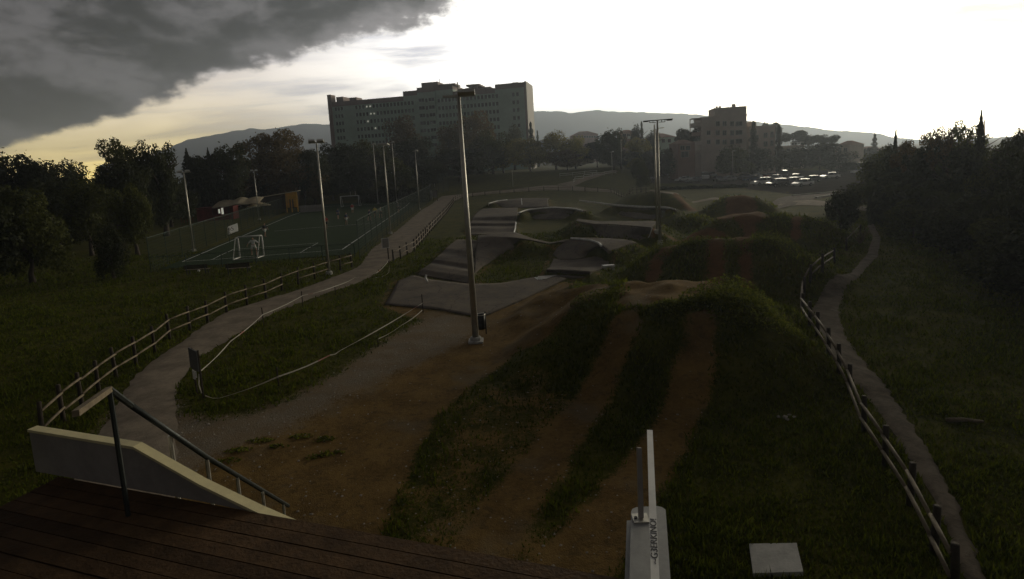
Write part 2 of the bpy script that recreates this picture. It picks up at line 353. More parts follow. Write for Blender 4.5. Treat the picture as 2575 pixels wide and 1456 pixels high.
# terrain material: grass, dirt, gravel chosen by the masks stored on the vertices
def ground_mat():
    m = bpy.data.materials.new('ground_soil'); m.use_nodes = True
    t = m.node_tree; q = NG(t); P = t.nodes['Principled BSDF']
    geo = q.n('ShaderNodeNewGeometry'); V = geo.outputs['Position']
    def at(nm):
        x = q.n('ShaderNodeAttribute'); x.attribute_name = nm; return x.outputs['Fac']
    nb = q.noise(V, 0.12, 4, 0.6); nm_ = q.noise(V, 0.9, 5, 0.65); nf = q.noise(V, 7.0, 4, 0.7); nff = q.noise(V, 28.0, 3, 0.7)
    mixn = q.math('ADD', q.math('MULTIPLY', nm_, 0.6), q.math('MULTIPLY', nf, 0.4))
    gr = q.mix(q.ss(mixn, 0.35, 0.65), (0.030, 0.034, 0.003), (0.088, 0.084, 0.008))
    gr = q.mix(q.ss(nb, 0.45, 0.66, 0, 0.5), gr, (0.098, 0.084, 0.014))
    gr = q.mix(q.ss(nff, 0.55, 0.8, 0, 0.5), gr, (0.016, 0.021, 0.004))
    di = q.mix(q.ss(mixn, 0.3, 0.7), (0.093, 0.055, 0.016), (0.218, 0.135, 0.042))
    di = q.mix(q.ss(q.noise(V, 2.6, 5, 0.7, 0.4), 0.54, 0.66, 0, 0.6), di, (0.060, 0.040, 0.015))
    di = q.mix(q.ss(q.noise(V, 0.35, 4, 0.6), 0.5, 0.68, 0, 0.6), di, (0.155, 0.125, 0.080))
    di = q.mix(q.ss(nff, 0.60, 0.75, 0, 0.5), di, (0.18, 0.135, 0.07))
    re = q.mix(q.ss(mixn, 0.3, 0.7), (0.105, 0.052, 0.018), (0.165, 0.085, 0.030))
    gv = q.mix(q.ss(nff, 0.35, 0.7), (0.125, 0.102, 0.072), (0.27, 0.225, 0.165))
    gv = q.mix(q.ss(nm_, 0.36, 0.62, 0, 0.75), gv, (0.175, 0.125, 0.070))
    wob = q.math('MULTIPLY', q.math('SUBTRACT', q.math('ADD', q.math('MULTIPLY', mixn, 0.7), q.math('MULTIPLY', nff, 0.3)), 0.5), 2.6)
    def f(nm): return q.ss(q.math('ADD', at(nm), wob), 0.38, 0.62)
    c = q.mix(f('dirt'), gr, di); c = q.mix(f('red'), c, re); c = q.mix(f('gravel'), c, gv)
    q.link(c, P.inputs['Base Color']); P.inputs['Roughness'].default_value = 0.95; P.inputs['Specular IOR Level'].default_value = 0.08
    b = q.n('ShaderNodeBump'); b.inputs['Strength'].default_value = 0.7; b.inputs['Distance'].default_value = 0.06
    hh = q.math('ADD', q.math('MULTIPLY', nf, 0.6), q.math('MULTIPLY', nff, 0.4))
    q.link(hh, b.inputs['Height']); q.link(b.outputs[0], P.inputs['Normal'])
    return m
MT['ground'] = ground_mat()

# ------------------------------------------------------------------ terrain relief on a 0.2 m raster
RX0, RX1, RY0, RY1, RS = -40.0, 52.0, 6.0, 118.0, 0.2
NX, NY = int((RX1 - RX0) / RS) + 1, int((RY1 - RY0) / RS) + 1
hf = np.zeros((NY, NX)); patch = np.full((NY, NX), np.nan)
def loft(rows, nu=40, nv=14):
    """rows of (px,py,z) -> grid of world points, smooth along the rows"""
    R = []
    for row in rows:
        P3 = np.array([G(*p) for p in row]); d = np.r_[0, np.cumsum(np.linalg.norm(np.diff(P3, axis=0), axis=1))]
        t = np.linspace(0, d[-1], nu); R.append(np.stack([np.interp(t, d, P3[:, k]) for k in range(3)], 1))
    R = np.array(R); n = len(rows); tt = np.linspace(0, n - 1, nv)
    out = np.empty((nv, nu, 3))
    for i, t in enumerate(tt):
        a = min(int(t), n - 2); k = t - a; out[i] = R[a] * (1 - k) + R[a + 1] * k
        if n > 3: ks = k * k * (3 - 2 * k); out[i, :, 2] = R[a, :, 2] * (1 - ks) + R[a + 1, :, 2] * ks
    for _ in range(2):                        # soften kinks along the rows
        out[:, 1:-1] = 0.25 * out[:, :-2] + 0.5 * out[:, 1:-1] + 0.25 * out[:, 2:]
    return out
def raster(grid, target, mode='max'):
    nv, nu, _ = grid.shape
    for k in np.linspace(0, 1, 7):
        rows = grid[:-1] * (1 - k) + grid[1:] * k
        for l in np.linspace(0, 1, 9):
            p = (rows[:, :-1] * (1 - l) + rows[:, 1:] * l).reshape(-1, 3)
            ix = np.round((p[:, 0] - RX0) / RS).astype(int); iy = np.round((p[:, 1] - RY0) / RS).astype(int)
            ok = (ix >= 0) & (ix < NX) & (iy >= 0) & (iy < NY)
            ix, iy, z = ix[ok], iy[ok], p[ok, 2]
            if mode == 'max': np.maximum.at(target, (iy, ix), z)
            else: np.fmax.at(target, (iy, ix), z)
# dirt jumps: front foot, front of crest, back of crest
MOUNDS = [
    [[(1270, 985, 0), (1420, 985, 0), (1700, 1000, 0), (1985, 990, 0)],
     [(1370, 850, .9), (1480, 850, 1.0), (1690, 850, 1.3), (1905, 850, 1.0)],
     [(1440, 768, 1.7), (1560, 774, 2.0), (1660, 768, 2.25), (1850, 745, 2.45)],
     [(1500, 720, 1.8), (1580, 702, 2.2), (1700, 703, 2.4), (1845, 706, 2.5)]],
    [[(1845, 706, 2.5), (1900, 765, 2.0), (1950, 840, 1.25), (1995, 930, .3)], [(1830, 715, 2.5), (1880, 775, 2.0), (1925, 845, 1.25), (1965, 930, .3)]],
    [[(1240, 860, 0), (1330, 850, 0), (1420, 800, .3), (1500, 760, 1.4)], [(1330, 760, .5), (1400, 735, .9), (1460, 720, 1.3), (1530, 716, 1.8)], [(1424, 712, .75), (1450, 708, 1.0), (1490, 712, 1.3), (1540, 712, 1.8)]],
    [[(1590, 720, 0), (1700, 745, 0), (1850, 748, 0), (2010, 735, 0)],
     [(1640, 640, 1.4), (1720, 614, 2.1), (1850, 600, 2.4), (1955, 603, 2.5)],
     [(1670, 618, 1.7), (1750, 604, 2.2), (1850, 592, 2.4), (1965, 597, 2.5)]],
    [[(1760, 612, 0), (1880, 622, 0), (1980, 622, 0), (2080, 615, 0)],
     [(1800, 552, 2.0), (1880, 540, 2.3), (1970, 544, 2.2), (2050, 552, 1.7)],
     [(1810, 545, 2.0), (1880, 534, 2.3), (1970, 538, 2.2), (2060, 548, 1.7)]],
    [[(1775, 545, 0), (1850, 550, 0), (1945, 540, 0)], [(1815, 498, 1.9), (1855, 491, 2.3), (1905, 500, 1.8)], [(1820, 495, 1.9), (1855, 488, 2.3), (1910, 497, 1.8)]],
    [[(1540, 522, 0), (1640, 527, 0), (1745, 530, 0)], [(1575, 492, 1.2), (1640, 481, 2.3), (1700, 490, 1.7)], [(1580, 489, 1.2), (1640, 478, 2.3), (1705, 487, 1.7)]],
    # low grassy swells
    [[(1700, 660, 0), (1800, 660, 0)], [(1700, 640, .5), (1800, 640, .6)]],
    [[(1660, 560, 0), (1760, 575, 0)], [(1690, 540, 1.0), (1770, 548, 1.2)], [(1700, 536, 1.0), (1775, 542, 1.2)]],
]
for rws in MOUNDS: raster(loft(rws), hf)
# asphalt pieces of the pump track
PATCH = dict(
    pad=[[(1000, 706, .08), (1040, 691, .08), (1080, 702, .08), (1180, 714, .08), (1260, 712, .08), (1340, 697, .1), (1400, 691, .15)],
         [(982, 742, .08), (1045, 735, .08), (1100, 742, .08), (1170, 752, .08), (1235, 752, .08), (1330, 722, .1), (1410, 696, .15)],
         [(968, 764, .08), (1050, 772, .08), (1105, 777, .08), (1160, 788, .08), (1210, 797, .08), (1320, 750, .1), (1424, 700, .15)]],
    lane=[[(1050, 690, .06), (1185, 713, .06)], [(1062, 676, .3), (1186, 694, .3)], [(1076, 667, .36), (1188, 684, .36)], [(1085, 660, .1), (1190, 677, .1)], [(1093, 651, .3), (1193, 665, .3)],
          [(1100, 645, .36), (1195, 655, .36)], [(1110, 636, .1), (1192, 645, .1)], [(1122, 624, .3), (1194, 630, .3)], [(1138, 610, .36), (1198, 614, .36)], [(1150, 602, .36), (1200, 604, .6)]],
    lane2=[[(1180, 590, .1), (1292, 588, .3)], [(1178, 584, .1), (1295, 583, .25)], [(1176, 573, .36), (1296, 573, .36)], [(1178, 568, .08), (1296, 568, .08)], [(1182, 561, .36), (1297, 561, .36)], [(1186, 555, .08), (1298, 554, .08)], [(1190, 546, .36), (1300, 543, .6)], [(1200, 533, .1), (1302, 531, .36)], [(1215, 524, .1), (1302, 522, .1)]],
    bank=[[(1192, 690, .08), (1215, 668, .1), (1245, 654, .1), (1290, 638, .1), (1362, 620, .15), (1400, 622, .2)],
          [(1196, 628, .7), (1230, 622, .8), (1270, 618, .9), (1310, 616, .75), (1364, 617, .35), (1400, 618, .4)],
          [(1201, 597, 1.3), (1235, 594, 1.5), (1289, 597, 1.5), (1330, 603, 1.2), (1380, 613, .65), (1420, 607, .9)],
          [(1203, 592, 1.3), (1238, 588, 1.5), (1293, 583, 1.5), (1338, 599, 1.2), (1384, 610, .65), (1432, 600, 1.0)]],
    berm=[[(1390, 640, .1), (1410, 653, .1), (1440, 652, .1), (1467, 648, .1), (1490, 634, .1), (1500, 629, .1)],
          [(1400, 624, .5), (1425, 628, .5), (1450, 630, .5), (1482, 630, .5), (1502, 625, .55), (1508, 622, .6)],
          [(1424, 604, 1.0), (1436, 600, 1.05), (1462, 602, 1.1), (1488, 606, 1.1), (1506, 612, 1.1), (1512, 618, 1.1)]],
    top=[[(1438, 599, 1.04), (1463, 601, 1.09), (1489, 605, 1.09), (1508, 611, 1.09), (1516, 618, 1.09), (1530, 631, .9)],
         [(1440, 597, 1.04), (1500, 598, 1.09), (1540, 600, 1.09), (1575, 602, 1.09), (1592, 606, 1.0), (1600, 610, .9)]],
    apron=[[(1392, 650, .07), (1440, 654, .07), (1490, 645, .07), (1531, 640, .07)], [(1384, 668, .07), (1430, 668, .07), (1490, 668, .07), (1531, 668, .07)], [(1374, 679, .4), (1410, 680, .4), (1450, 683, .4), (1483, 686, .4)],
           [(1378, 688, .1), (1410, 690, .1), (1450, 692, .1), (1488, 692, .1)], [(1400, 693, .15), (1420, 697, .15), (1440, 698, .15), (1490, 696, .1)]],
    oval=[[(1318, 545, .08), (1345, 550, .08), (1380, 551, .08), (1435, 549, .08), (1455, 540, .08)],
          [(1308, 540, .5), (1335, 538, .55), (1380, 537, .55), (1440, 537, .55), (1460, 535, .5)],
          [(1303, 536, 1.1), (1326, 528, 1.2), (1390, 522, 1.2), (1445, 526, 1.2), (1465, 531, 1.1)],
          [(1304, 534, 1.1), (1328, 525, 1.2), (1392, 519, 1.2), (1450, 522, 1.2), (1475, 529, 1.1)]],
    farberm=[[(1236, 519, .08), (1275, 522, .08), (1320, 522, .08), (1380, 521, .08)], [(1227, 513, .9), (1250, 507, 1.0), (1310, 501, 1.0), (1378, 501, .8)], [(1229, 511, .9), (1252, 504, 1.0), (1312, 498, 1.0), (1382, 498, .8)]],
    backbank=[[(1530, 529, .08), (1565, 541, .08), (1600, 549, .08), (1650, 551, .08), (1682, 541, .08)], [(1535, 524, .5), (1575, 529, .5), (1610, 533, .5), (1655, 535, .5), (1690, 534, .5)],
              [(1537, 517, 1.0), (1580, 520, 1.1), (1638, 523, 1.2), (1675, 522, 1.2), (1698, 529, 1.0)], [(1538, 515, 1.0), (1580, 518, 1.1), (1638, 520, 1.2), (1680, 519, 1.2), (1706, 527, 1.0)]],
    wallbank=[[(1452, 584, .08), (1518, 601, .08), (1583, 608, .08), (1622, 613, .08)], [(1450, 572, .55), (1503, 583, .6), (1560, 588, .65), (1630, 592, .65)],
              [(1448, 557, 1.2), (1492, 564, 1.3), (1544, 566, 1.3), (1638, 574, 1.4)]],
    ledge=[[(1448, 555, 1.19), (1492, 563, 1.29), (1544, 564, 1.29), (1638, 572, 1.39)], [(1452, 550, 1.19), (1510, 557, 1.29), (1580, 556, 1.29), (1655, 556, 1.39)]],
    link=[[(1296, 552, .08), (1318, 546, .08)], [(1460, 556, .3), (1530, 530, .1)]],
)
del PATCH['link']
PGRID = {k: loft(r, 48, max(16, 5 * len(r))) for k, r in PATCH.items()}
for k, gr_ in PGRID.items(): raster(gr_, patch, 'fmax')
ispatch = ~np.isnan(patch)
hf = np.where(ispatch, np.maximum(hf * 0, patch), hf)
dia = 1.4142
for _ in range(26):                           # banks of earth falling away from every crest
    s_ = 0.62 * RS; a = hf
    b = a.copy()
    b[1:] = np.maximum(b[1:], a[:-1] - s_); b[:-1] = np.maximum(b[:-1], a[1:] - s_)
    b[:, 1:] = np.maximum(b[:, 1:], a[:, :-1] - s_); b[:, :-1] = np.maximum(b[:, :-1], a[:, 1:] - s_)
    b[1:, 1:] = np.maximum(b[1:, 1:], a[:-1, :-1] - s_ * dia); b[:-1, :-1] = np.maximum(b[:-1, :-1], a[1:, 1:] - s_ * dia)
    b[1:, :-1] = np.maximum(b[1:, :-1], a[:-1, 1:] - s_ * dia); b[:-1, 1:] = np.maximum(b[:-1, 1:], a[1:, :-1] - s_ * dia)
    hf = b
def blur(a, n):
    for _ in range(n):
        a = a.copy(); a[1:-1] = 0.25 * a[:-2] + 0.5 * a[1:-1] + 0.25 * a[2:]
        a[:, 1:-1] = 0.25 * a[:, :-2] + 0.5 * a[:, 1:-1] + 0.25 * a[:, 2:]
    return a
hf = blur(hf, 4)
gx, gy = np.meshgrid(RX0 + RS * np.arange(NX), RY0 + RS * np.arange(NY))
rough_ = 0.05 * np.sin(gx * 0.9 + 1.3 * np.sin(gy * 0.7)) * np.sin(gy * 1.1 + np.sin(gx * 0.5)) + 0.03 * np.sin(gx * 2.3 + gy * 1.7) * np.sin(gy * 2.9 - gx)
lump = blur(np.random.rand(NY, NX) - 0.5, 2)
hf += np.clip(hf / 0.8, 0, 1) * (rough_ * 1.5 + lump * 0.35) + rough_ * 0.35 + lump * 0.06
# the asphalt always lies just above the earth
pd = np.where(ispatch, patch, 1e9)
for ax, sh in ((0, 1), (0, -1), (1, 1), (1, -1)): pd = np.minimum(pd, np.roll(pd, sh, ax))
hf = np.where(pd < 1e8, np.minimum(hf, pd - 0.06), hf)
def bil(a, x, y):
    x = np.asarray(x, float); y = np.asarray(y, float)
    u = np.clip((x - RX0) / RS, 0, NX - 1.001); v = np.clip((y - RY0) / RS, 0, NY - 1.001)
    i = u.astype(int); j = v.astype(int); u = u - i; v = v - j
    r = (a[j, i] * (1 - u) + a[j, i + 1] * u) * (1 - v) + (a[j + 1, i] * (1 - u) + a[j + 1, i + 1] * u) * v
    inside = np.clip(np.minimum(np.minimum(x - RX0, RX1 - x), np.minimum(y - RY0, RY1 - y)) / 2.0, 0, 1)
    return r * inside
def rise(x, y):
    x = np.asarray(x, float); y = np.asarray(y, float); t = np.clip((y - 112) / 75, 0, 1); k = np.clip((0.27 - x / np.maximum(y, 1)) / 0.09, 0, 1)
    return 4.6 * t * t * (3 - 2 * t) * k * k * (3 - 2 * k)
LANES = None
def TZ(x, y): return bil(hf, x, y) + rise(x, y)
def T(x, y): return float(TZ(x, y))

# masks ------------------------------------------------------------
def inpoly(poly, X, Y):
    r = np.zeros(X.shape, bool); n = len(poly)
    for i in range(n):
        x1, y1 = poly[i][:2]; x2, y2 = poly[(i + 1) % n][:2]
        c = ((y1 > Y) != (y2 > Y)) & (X < (x2 - x1) * (Y - y1) / ((y2 - y1) if y2 != y1 else 1e-9) + x1); r ^= c
    return r
def pmask(polys, soft=3):
    m = np.zeros((NY, NX))
    for poly in polys: m = np.maximum(m, inpoly([GT(*p) for p in poly], gx, gy).astype(float))
    return blur(m, soft)
def stripmask(strips, soft=3):
    m = np.zeros((NY, NX))
    for st_ in strips:
        P = [(GT(px, py), w) for px, py, w in st_]
        for (a, wa), (b, wb) in zip(P[:-1], P[1:]):
            d = b[:2] - a[:2]; L2 = max(1e-6, d @ d)
            t = np.clip(((gx - a[0]) * d[0] + (gy - a[1]) * d[1]) / L2, 0, 1)
            dist = np.hypot(gx - a[0] - t * d[0], gy - a[1] - t * d[1]); w = wa + (wb - wa) * t
            m = np.maximum(m, np.clip(1.0 - (dist / w - 0.5), 0, 1))
    return blur(m, soft)
m_gravel = pmask([[(443, 1000), (462, 1050), (545, 1062), (640, 1040), (720, 1010), (830, 950), (940, 875), (1060, 805), (1110, 784), (1200, 804), (1185, 850), (1120, 880), (1000, 935), (880, 990), (790, 1045), (700, 1085), (580, 1120), (450, 1200), (330, 1330), (200, 1330), (250, 1100), (340, 950)]], 30)
m_dirt = pmask([[(440, 1150), (560, 1085), (780, 1010), (980, 905), (1110, 850), (1205, 795), (1424, 706), (1445, 712), (1400, 760), (1320, 860), (1200, 960), (1095, 1050), (1050, 1150), (1000, 1250), (960, 1330), (970, 1460), (700, 1460), (400, 1320)],
                [(1545, 752), (1570, 710), (1600, 702), (1810, 712), (1790, 735), (1700, 748), (1640, 768), (1560, 774)],
                [(955, 770), (975, 735), (998, 702), (1010, 700), (985, 740), (968, 768), (1105, 781), (1212, 803), (1150, 830), (1040, 800)]], 3)
m_dirt = np.maximum(m_dirt, stripmask([[(1180, 1450, .75), (1270, 1290, .7), (1390, 1130, .65), (1470, 1020, .6), (1530, 920, .55), (1575, 800, .5)],
                                       [(1420, 1450, .8), (1540, 1290, .7), (1640, 1160, .6), (1700, 1060, .6), (1745, 920, .55), (1768, 800, .5)]], 2))
m_patchy = pmask([[(960, 1330), (1050, 1150), (1095, 1050), (1200, 960), (1330, 900), (1480, 1010), (1400, 1200), (1250, 1440), (1000, 1440)]], 8) * 0.47
m_dirt = np.maximum(m_dirt, m_patchy)
m_dirt = np.maximum(m_dirt, pmask([[(1250, 860), (1330, 760), (1400, 730), (1530, 716), (1540, 730), (1450, 770), (1330, 880)]], 3))
m_red = stripmask([[(1640, 700, .5), (1655, 650, .5), (1685, 622, .7)], [(1795, 715, .5), (1800, 600, .5)], [(1875, 715, .4), (1874, 600, .4)], [(1882, 598, .4), (1884, 538, .5)], [(2000, 600, .4), (2002, 545, .4)],
                   [(1835, 545, 1.4), (1850, 492, 1.1)], [(1885, 545, 1.4), (1880, 495, 1.0)], [(1700, 488, .8), (1745, 530, .8)], [(1640, 600, .3), (1648, 575, .5)],
                   [(1700, 606, .9), (1800, 594, .9), (1870, 596, .7)]], 2) * 0.85
m_dirt = np.maximum(m_dirt, np.where(ispatch, 0.0, np.clip((blur(ispatch.astype(float), 14) - 0.10) * 3.0, 0, 0.52)))
# ------------------------------------------------------------------ ground
angs = np.concatenate([np.linspace(-180, -64, 40)[:-1], np.linspace(-64, 64, 520), np.linspace(64, 180, 40)[1:-1]])
rings = [0.4, 2.0, 4.0, 6.0]
while rings[-1] < 2400: rings.append(rings[-1] * (1.0115 if rings[-1] < 130 else 1.05))
rings = np.array(rings); A_, R_ = np.meshgrid(np.radians(angs), rings)
gvx = R_ * np.sin(A_); gvy = R_ * np.cos(A_); gvz = TZ(gvx, gvy)
na, nr = len(angs), len(rings)
vs = np.stack([gvx, gvy, gvz], -1).reshape(-1, 3)
i0 = (np.arange(nr - 1)[:, None] * na + np.arange(na)[None]); nxt = (np.arange(na) + 1) % na
i1 = np.arange(nr - 1)[:, None] * na + nxt[None]
faces = np.stack([i0, i1, i1 + na, i0 + na], -1).reshape(-1, 4)[:, ::-1]
gme = big_mesh('ground', vs, faces, MT['ground'], True)
for nm, a in (('dirt', m_dirt), ('gravel', m_gravel), ('red', m_red)): set_attr(gme, nm, bil(a, gvx, gvy).ravel())
tag(place('ground', gme), kind='structure')

def ribbon(name, left, right, m, lift=0.03, nv=90, nu=8, jit=0.0, parent=None, kind='structure', ter=True):
    """a strip of ground between two pixel polylines, following the relief"""
    P = []
    for e in (left, right):
        p3 = np.array([GT(*q)[:2] for q in e]); d = np.r_[0, np.cumsum(np.linalg.norm(np.diff(p3, axis=0), axis=1))]
        t = np.linspace(0, d[-1], nv); P.append(np.stack([np.interp(t, d, p3[:, k]) for k in (0, 1)], 1))
    for k in range(2):
        for _ in range(2): P[k][1:-1] = 0.25 * P[k][:-2] + 0.5 * P[k][1:-1] + 0.25 * P[k][2:]
    if jit:
        for k in range(2):
            other = P[1 - k] - P[k]; other /= np.maximum(1e-6, np.linalg.norm(other, axis=1, keepdims=True))
            P[k] += other * (np.random.rand(nv, 1) - 0.5) * jit
    vv = []
    for i in range(nv):
        for j in range(nu + 1):
            q = P[0][i] * (1 - j / nu) + P[1][i] * (j / nu)
            crown = 0.03 * (1 - (2 * j / nu - 1) ** 2)
            vv.append((q[0], q[1], (T(q[0], q[1]) if ter else 0) + lift + (crown if 0 < j < nu else -0.02)))
    ff = [(i * (nu + 1) + j, i * (nu + 1) + j + 1, (i + 1) * (nu + 1) + j + 1, (i + 1) * (nu + 1) + j) for i in range(nv - 1) for j in range(nu)]
    me = big_mesh(name, vv, ff, m, True)
    me.polygons[0].normal
    if me.polygons[0].normal.z < 0: me.flip_normals()
    o = place(name, me, parent)
    if kind: tag(o, kind=kind)
    return o
PL = [(60, 1400), (170, 1220), (250, 1090), (300, 1010), (331, 955), (375, 915), (415, 886), (470, 850), (564, 786), (671, 752), (747, 730), (826, 701), (880, 682), (905, 670), (934, 627), (984, 591), (1022, 560), (1062, 527), (1098, 503), (1110, 494)]
PR = [(420, 1400), (440, 1220), (447, 1100), (443, 1027), (441, 992), (446, 964), (469, 939), (497, 898), (538, 878), (577, 853), (659, 803), (703, 781), (772, 756), (842, 730), (896, 715), (949, 686), (975, 660), (1010, 645), (1043, 629), (1074, 589), (1095, 565), (1122, 535), (1142, 506), (1162, 497)]
path = ribbon('gravel_path', PL, PR, MT['path'], 0.035, 300, 8, 0.22)
far_path = ribbon('far_path', [(1110, 494), (1200, 484), (1300, 475), (1380, 465), (1440, 468), (1540, 477), (1640, 483), (1700, 486), (1800, 495), (1900, 500), (2000, 498), (2090, 508), (2180, 522), (2260, 531)],
                  [(1150, 498), (1200, 491), (1300, 482), (1380, 478), (1440, 479), (1540, 483), (1640, 489), (1700, 492), (1800, 501), (1900, 507), (2000, 515), (2090, 521), (2180, 531), (2260, 540)], MT['path'], 0.05, 90, 4)
ribbon('ramp_path', [(1400, 464), (1440, 455), (1500, 436), (1545, 428)], [(1440, 470), (1470, 456), (1520, 440), (1556, 432)], MT['path'], 0.06, 30, 3)
ribbon('side_path', [(2180, 566), (2195, 595), (2180, 640), (2120, 690), (2062, 740), (2042, 775), (2062, 835), (2102, 905), (2172, 985), (2242, 1085), (2302, 1185), (2362, 1295), (2402, 1400), (2430, 1480)],
       [(2197, 562), (2215, 600), (2207, 645), (2168, 690), (2124, 730), (2108, 775), (2120, 835), (2155, 892), (2222, 965), (2292, 1065), (2352, 1165), (2412, 1275), (2452, 1385), (2490, 1480)], MT['darkpath'], 0.03, 260, 6, 0.16)
ribbon('car_park', [(1590, 436), (1700, 430), (1800, 428), (1900, 428), (2000, 428), (2100, 430), (2200, 430)], [(1610, 456), (1700, 460), (1800, 465), (1900, 478), (2000, 489), (2110, 484), (2230, 470)], MT['road'], 0.03, 60, 8)
ribbon('access_road', [(1900, 503), (1960, 497), (2010, 491), (2070, 484), (2110, 478)], [(2010, 514), (2040, 503), (2075, 497), (2100, 492), (2130, 487)], MT['darkpath'], 0.06, 30, 4)

# pump track: one structure, its asphalt pieces as parts
pump = thing('pump_track', None, None); tag(pump, kind='structure')
for k, gr_ in PGRID.items():
    nv, nu, _ = gr_.shape
    ctr = gr_.mean((0, 1)); skirt = []
    vv = gr_.reshape(-1, 3).copy(); ff = [(i * nu + j, i * nu + j + 1, (i + 1) * nu + j + 1, (i + 1) * nu + j) for i in range(nv - 1) for j in range(nu - 1)]
    ring = [j for j in range(nu)] + [i * nu + nu - 1 for i in range(1, nv)] + [(nv - 1) * nu + j for j in range(nu - 2, -1, -1)] + [i * nu for i in range(nv - 2, 0, -1)]
    base = len(vv); low = vv[ring].copy(); low[:, 2] -= 0.22; vv = np.vstack([vv, low])
    ff += [(ring[a], base + a, base + (a + 1) % len(ring), ring[(a + 1) % len(ring)]) for a in range(len(ring))]
    me = big_mesh('asphalt_section', vv, ff, MT['asphalt'], False)
    bm = bmesh.new(); bm.from_mesh(me); bmesh.ops.recalc_face_normals(bm, faces=bm.faces)
    bm.faces.ensure_lookup_table()
    if bm.faces[0].normal.z < 0: bmesh.ops.reverse_faces(bm, faces=bm.faces)
    for f_ in bm.faces: f_.smooth = abs(f_.normal.z) > 0.15
    bm.to_mesh(me); bm.free()
    place('asphalt_section', me, pump)
def lip(pts, r=0.07, n=6):
    P3 = np.array([G(*p) for p in pts]); d = np.r_[0, np.cumsum(np.linalg.norm(np.diff(P3, axis=0), axis=1))]
    t = np.linspace(0, d[-1], 24); q = np.stack([np.interp(t, d, P3[:, k]) for k in range(3)], 1)
    for _ in range(2): q[1:-1] = 0.25 * q[:-2] + 0.5 * q[1:-1] + 0.25 * q[2:]
    q[:, 2] += 0.03
    MB().tube(q, r, n).build('painted_lip', MT['kerb_white'], pump, smooth=True)
lip([(1436, 600, 1.06), (1462, 602, 1.11), (1488, 606, 1.11), (1506, 612, 1.11), (1512, 619, 1.1)], 0.085)
lip([(1303, 536, 1.1), (1326, 528, 1.2), (1390, 522, 1.2), (1445, 526, 1.2), (1464, 531, 1.1)], 0.10)
lip([(1229, 512, .9), (1250, 506, 1.0), (1275, 503, 1.0)], 0.10)
lip([(1458, 505, 1.3), (1550, 517, 1.25), (1638, 522, 1.22), (1675, 521, 1.22), (1697, 527, 1.05)], 0.13)
lip([(1311, 500, 1.0), (1312, 510, .6), (1313, 520, .1)], 0.06)
lip([(1072, 692, .55), (1070, 700, .35), (1075, 710, .12)], 0.07)
lip([(1297, 560, .4), (1296, 574, .4), (1292, 588, .5)], 0.07)
lip([(1640, 574, 1.4), (1634, 592, .8), (1624, 612, .1)], 0.04)
# painted marks at the start of the pad
for dxp in (0, 5, 10):
    a = G(1345 + dxp, 697, .13); b = G(1353 + dxp, 703, .13)
    d = (b - a); nrm = np.array([-d[1], d[0], 0]); nrm = nrm / np.linalg.norm(nrm) * 0.05
    MB().add([a + nrm, b + nrm, b - nrm, a - nrm], [(0, 1, 2, 3)]).build('painted_mark', MT['line'], pump)
MB().add([G(1352, 694, .15), G(1402, 691, .17), G(1372, 701, .17), G(1354, 701.5, .15)], [(3, 2, 1, 0)]).build('painted_mark', MT['concrete'], pump)

# ------------------------------------------------------------------ football pitch
pit = ribbon('football_pitch', [(398, 679), (560, 612), (719, 541), (775, 516)], [(893, 639), (955, 585), (1030, 527), (1060, 502)], MT['turf'], 0.05, 60, 24)
def pline(p, q, w=0.10):
    a, b = GT(*p), GT(*q); d = (b - a)[:2]; d /= np.linalg.norm(d); n_ = np.array([-d[1], d[0]]) * w / 2
    mb = MB(); N = 14
    for i in range(N):
        c0 = a + (b - a) * i / N; c1 = a + (b - a) * (i + 1) / N
        z = 0.115
        mb.add([(c0[0] + n_[0], c0[1] + n_[1], T(*c0[:2]) + z), (c0[0] - n_[0], c0[1] - n_[1], T(*c0[:2]) + z), (c1[0] - n_[0], c1[1] - n_[1], T(*c1[:2]) + z), (c1[0] + n_[0], c1[1] + n_[1], T(*c1[:2]) + z)], [(0, 1, 2, 3)])
    me = mb.mesh('pitch_line', MT['line'])
    if me.polygons[0].normal.z < 0: me.flip_normals()
    place('pitch_line', me, pit)
pline((459, 661), (861, 630)); pline((459, 661), (725, 546), .14); pline((861, 630), (1030, 511), .16); pline((690, 583), (940, 562), .13)
pline((532, 656), (588, 629)); pline((755, 638), (800, 613)); pline((588, 629), (800, 613)); pline((725, 546), (785, 522), .14); pline((785, 522), (1030, 511), .18)

# ------------------------------------------------------------------ hills
def hills(name, pts, Y, depth):
    vs, fs = [], []; rows = [(0, 1.0), (0.35, 0.62), (0.7, 0.25), (1.0, 0.0)]
    xs = np.interp(np.linspace(0, len(pts) - 1, 240), range(len(pts)), [p[0] for p in pts]); ys = np.interp(xs, [p[0] for p in pts], [p[1] for p in pts])
    rows2 = [(-1, 0)] + [(-0.5, .55)] + rows
    for dd, k in rows2:
        for i, (a, b) in enumerate(zip(xs, ys)):
            p = atY(a, b, Y); hgt = max(2, p[2]) + 5 * mnoise.noise(Vector((a * .035, 0, 1)))
            wob = 1 + (0.25 * mnoise.noise(Vector((a * .012, dd * 2, 5))) if 0 < dd < 1 else 0)
            vs.append((p[0] * (1 - dd * depth / Y), Y - dd * depth, max(-2, hgt * k * wob - (2 if k == 0 else 0))))
    n = len(xs)
    fs = [(r * n + i, r * n + i + 1, (r + 1) * n + i + 1, (r + 1) * n + i) for r in range(len(rows2) - 1) for i in range(n - 1)]
    tag(place(name, big_mesh(name, vs, fs, MT['hill'], True)), kind='structure')
hills('hills', [(250, 415), (330, 405), (410, 378), (470, 352), (540, 338), (590, 330), (625, 322), (665, 326), (710, 319), (770, 311), (820, 312), (900, 318), (1000, 325), (1100, 330)], 2250, 500)
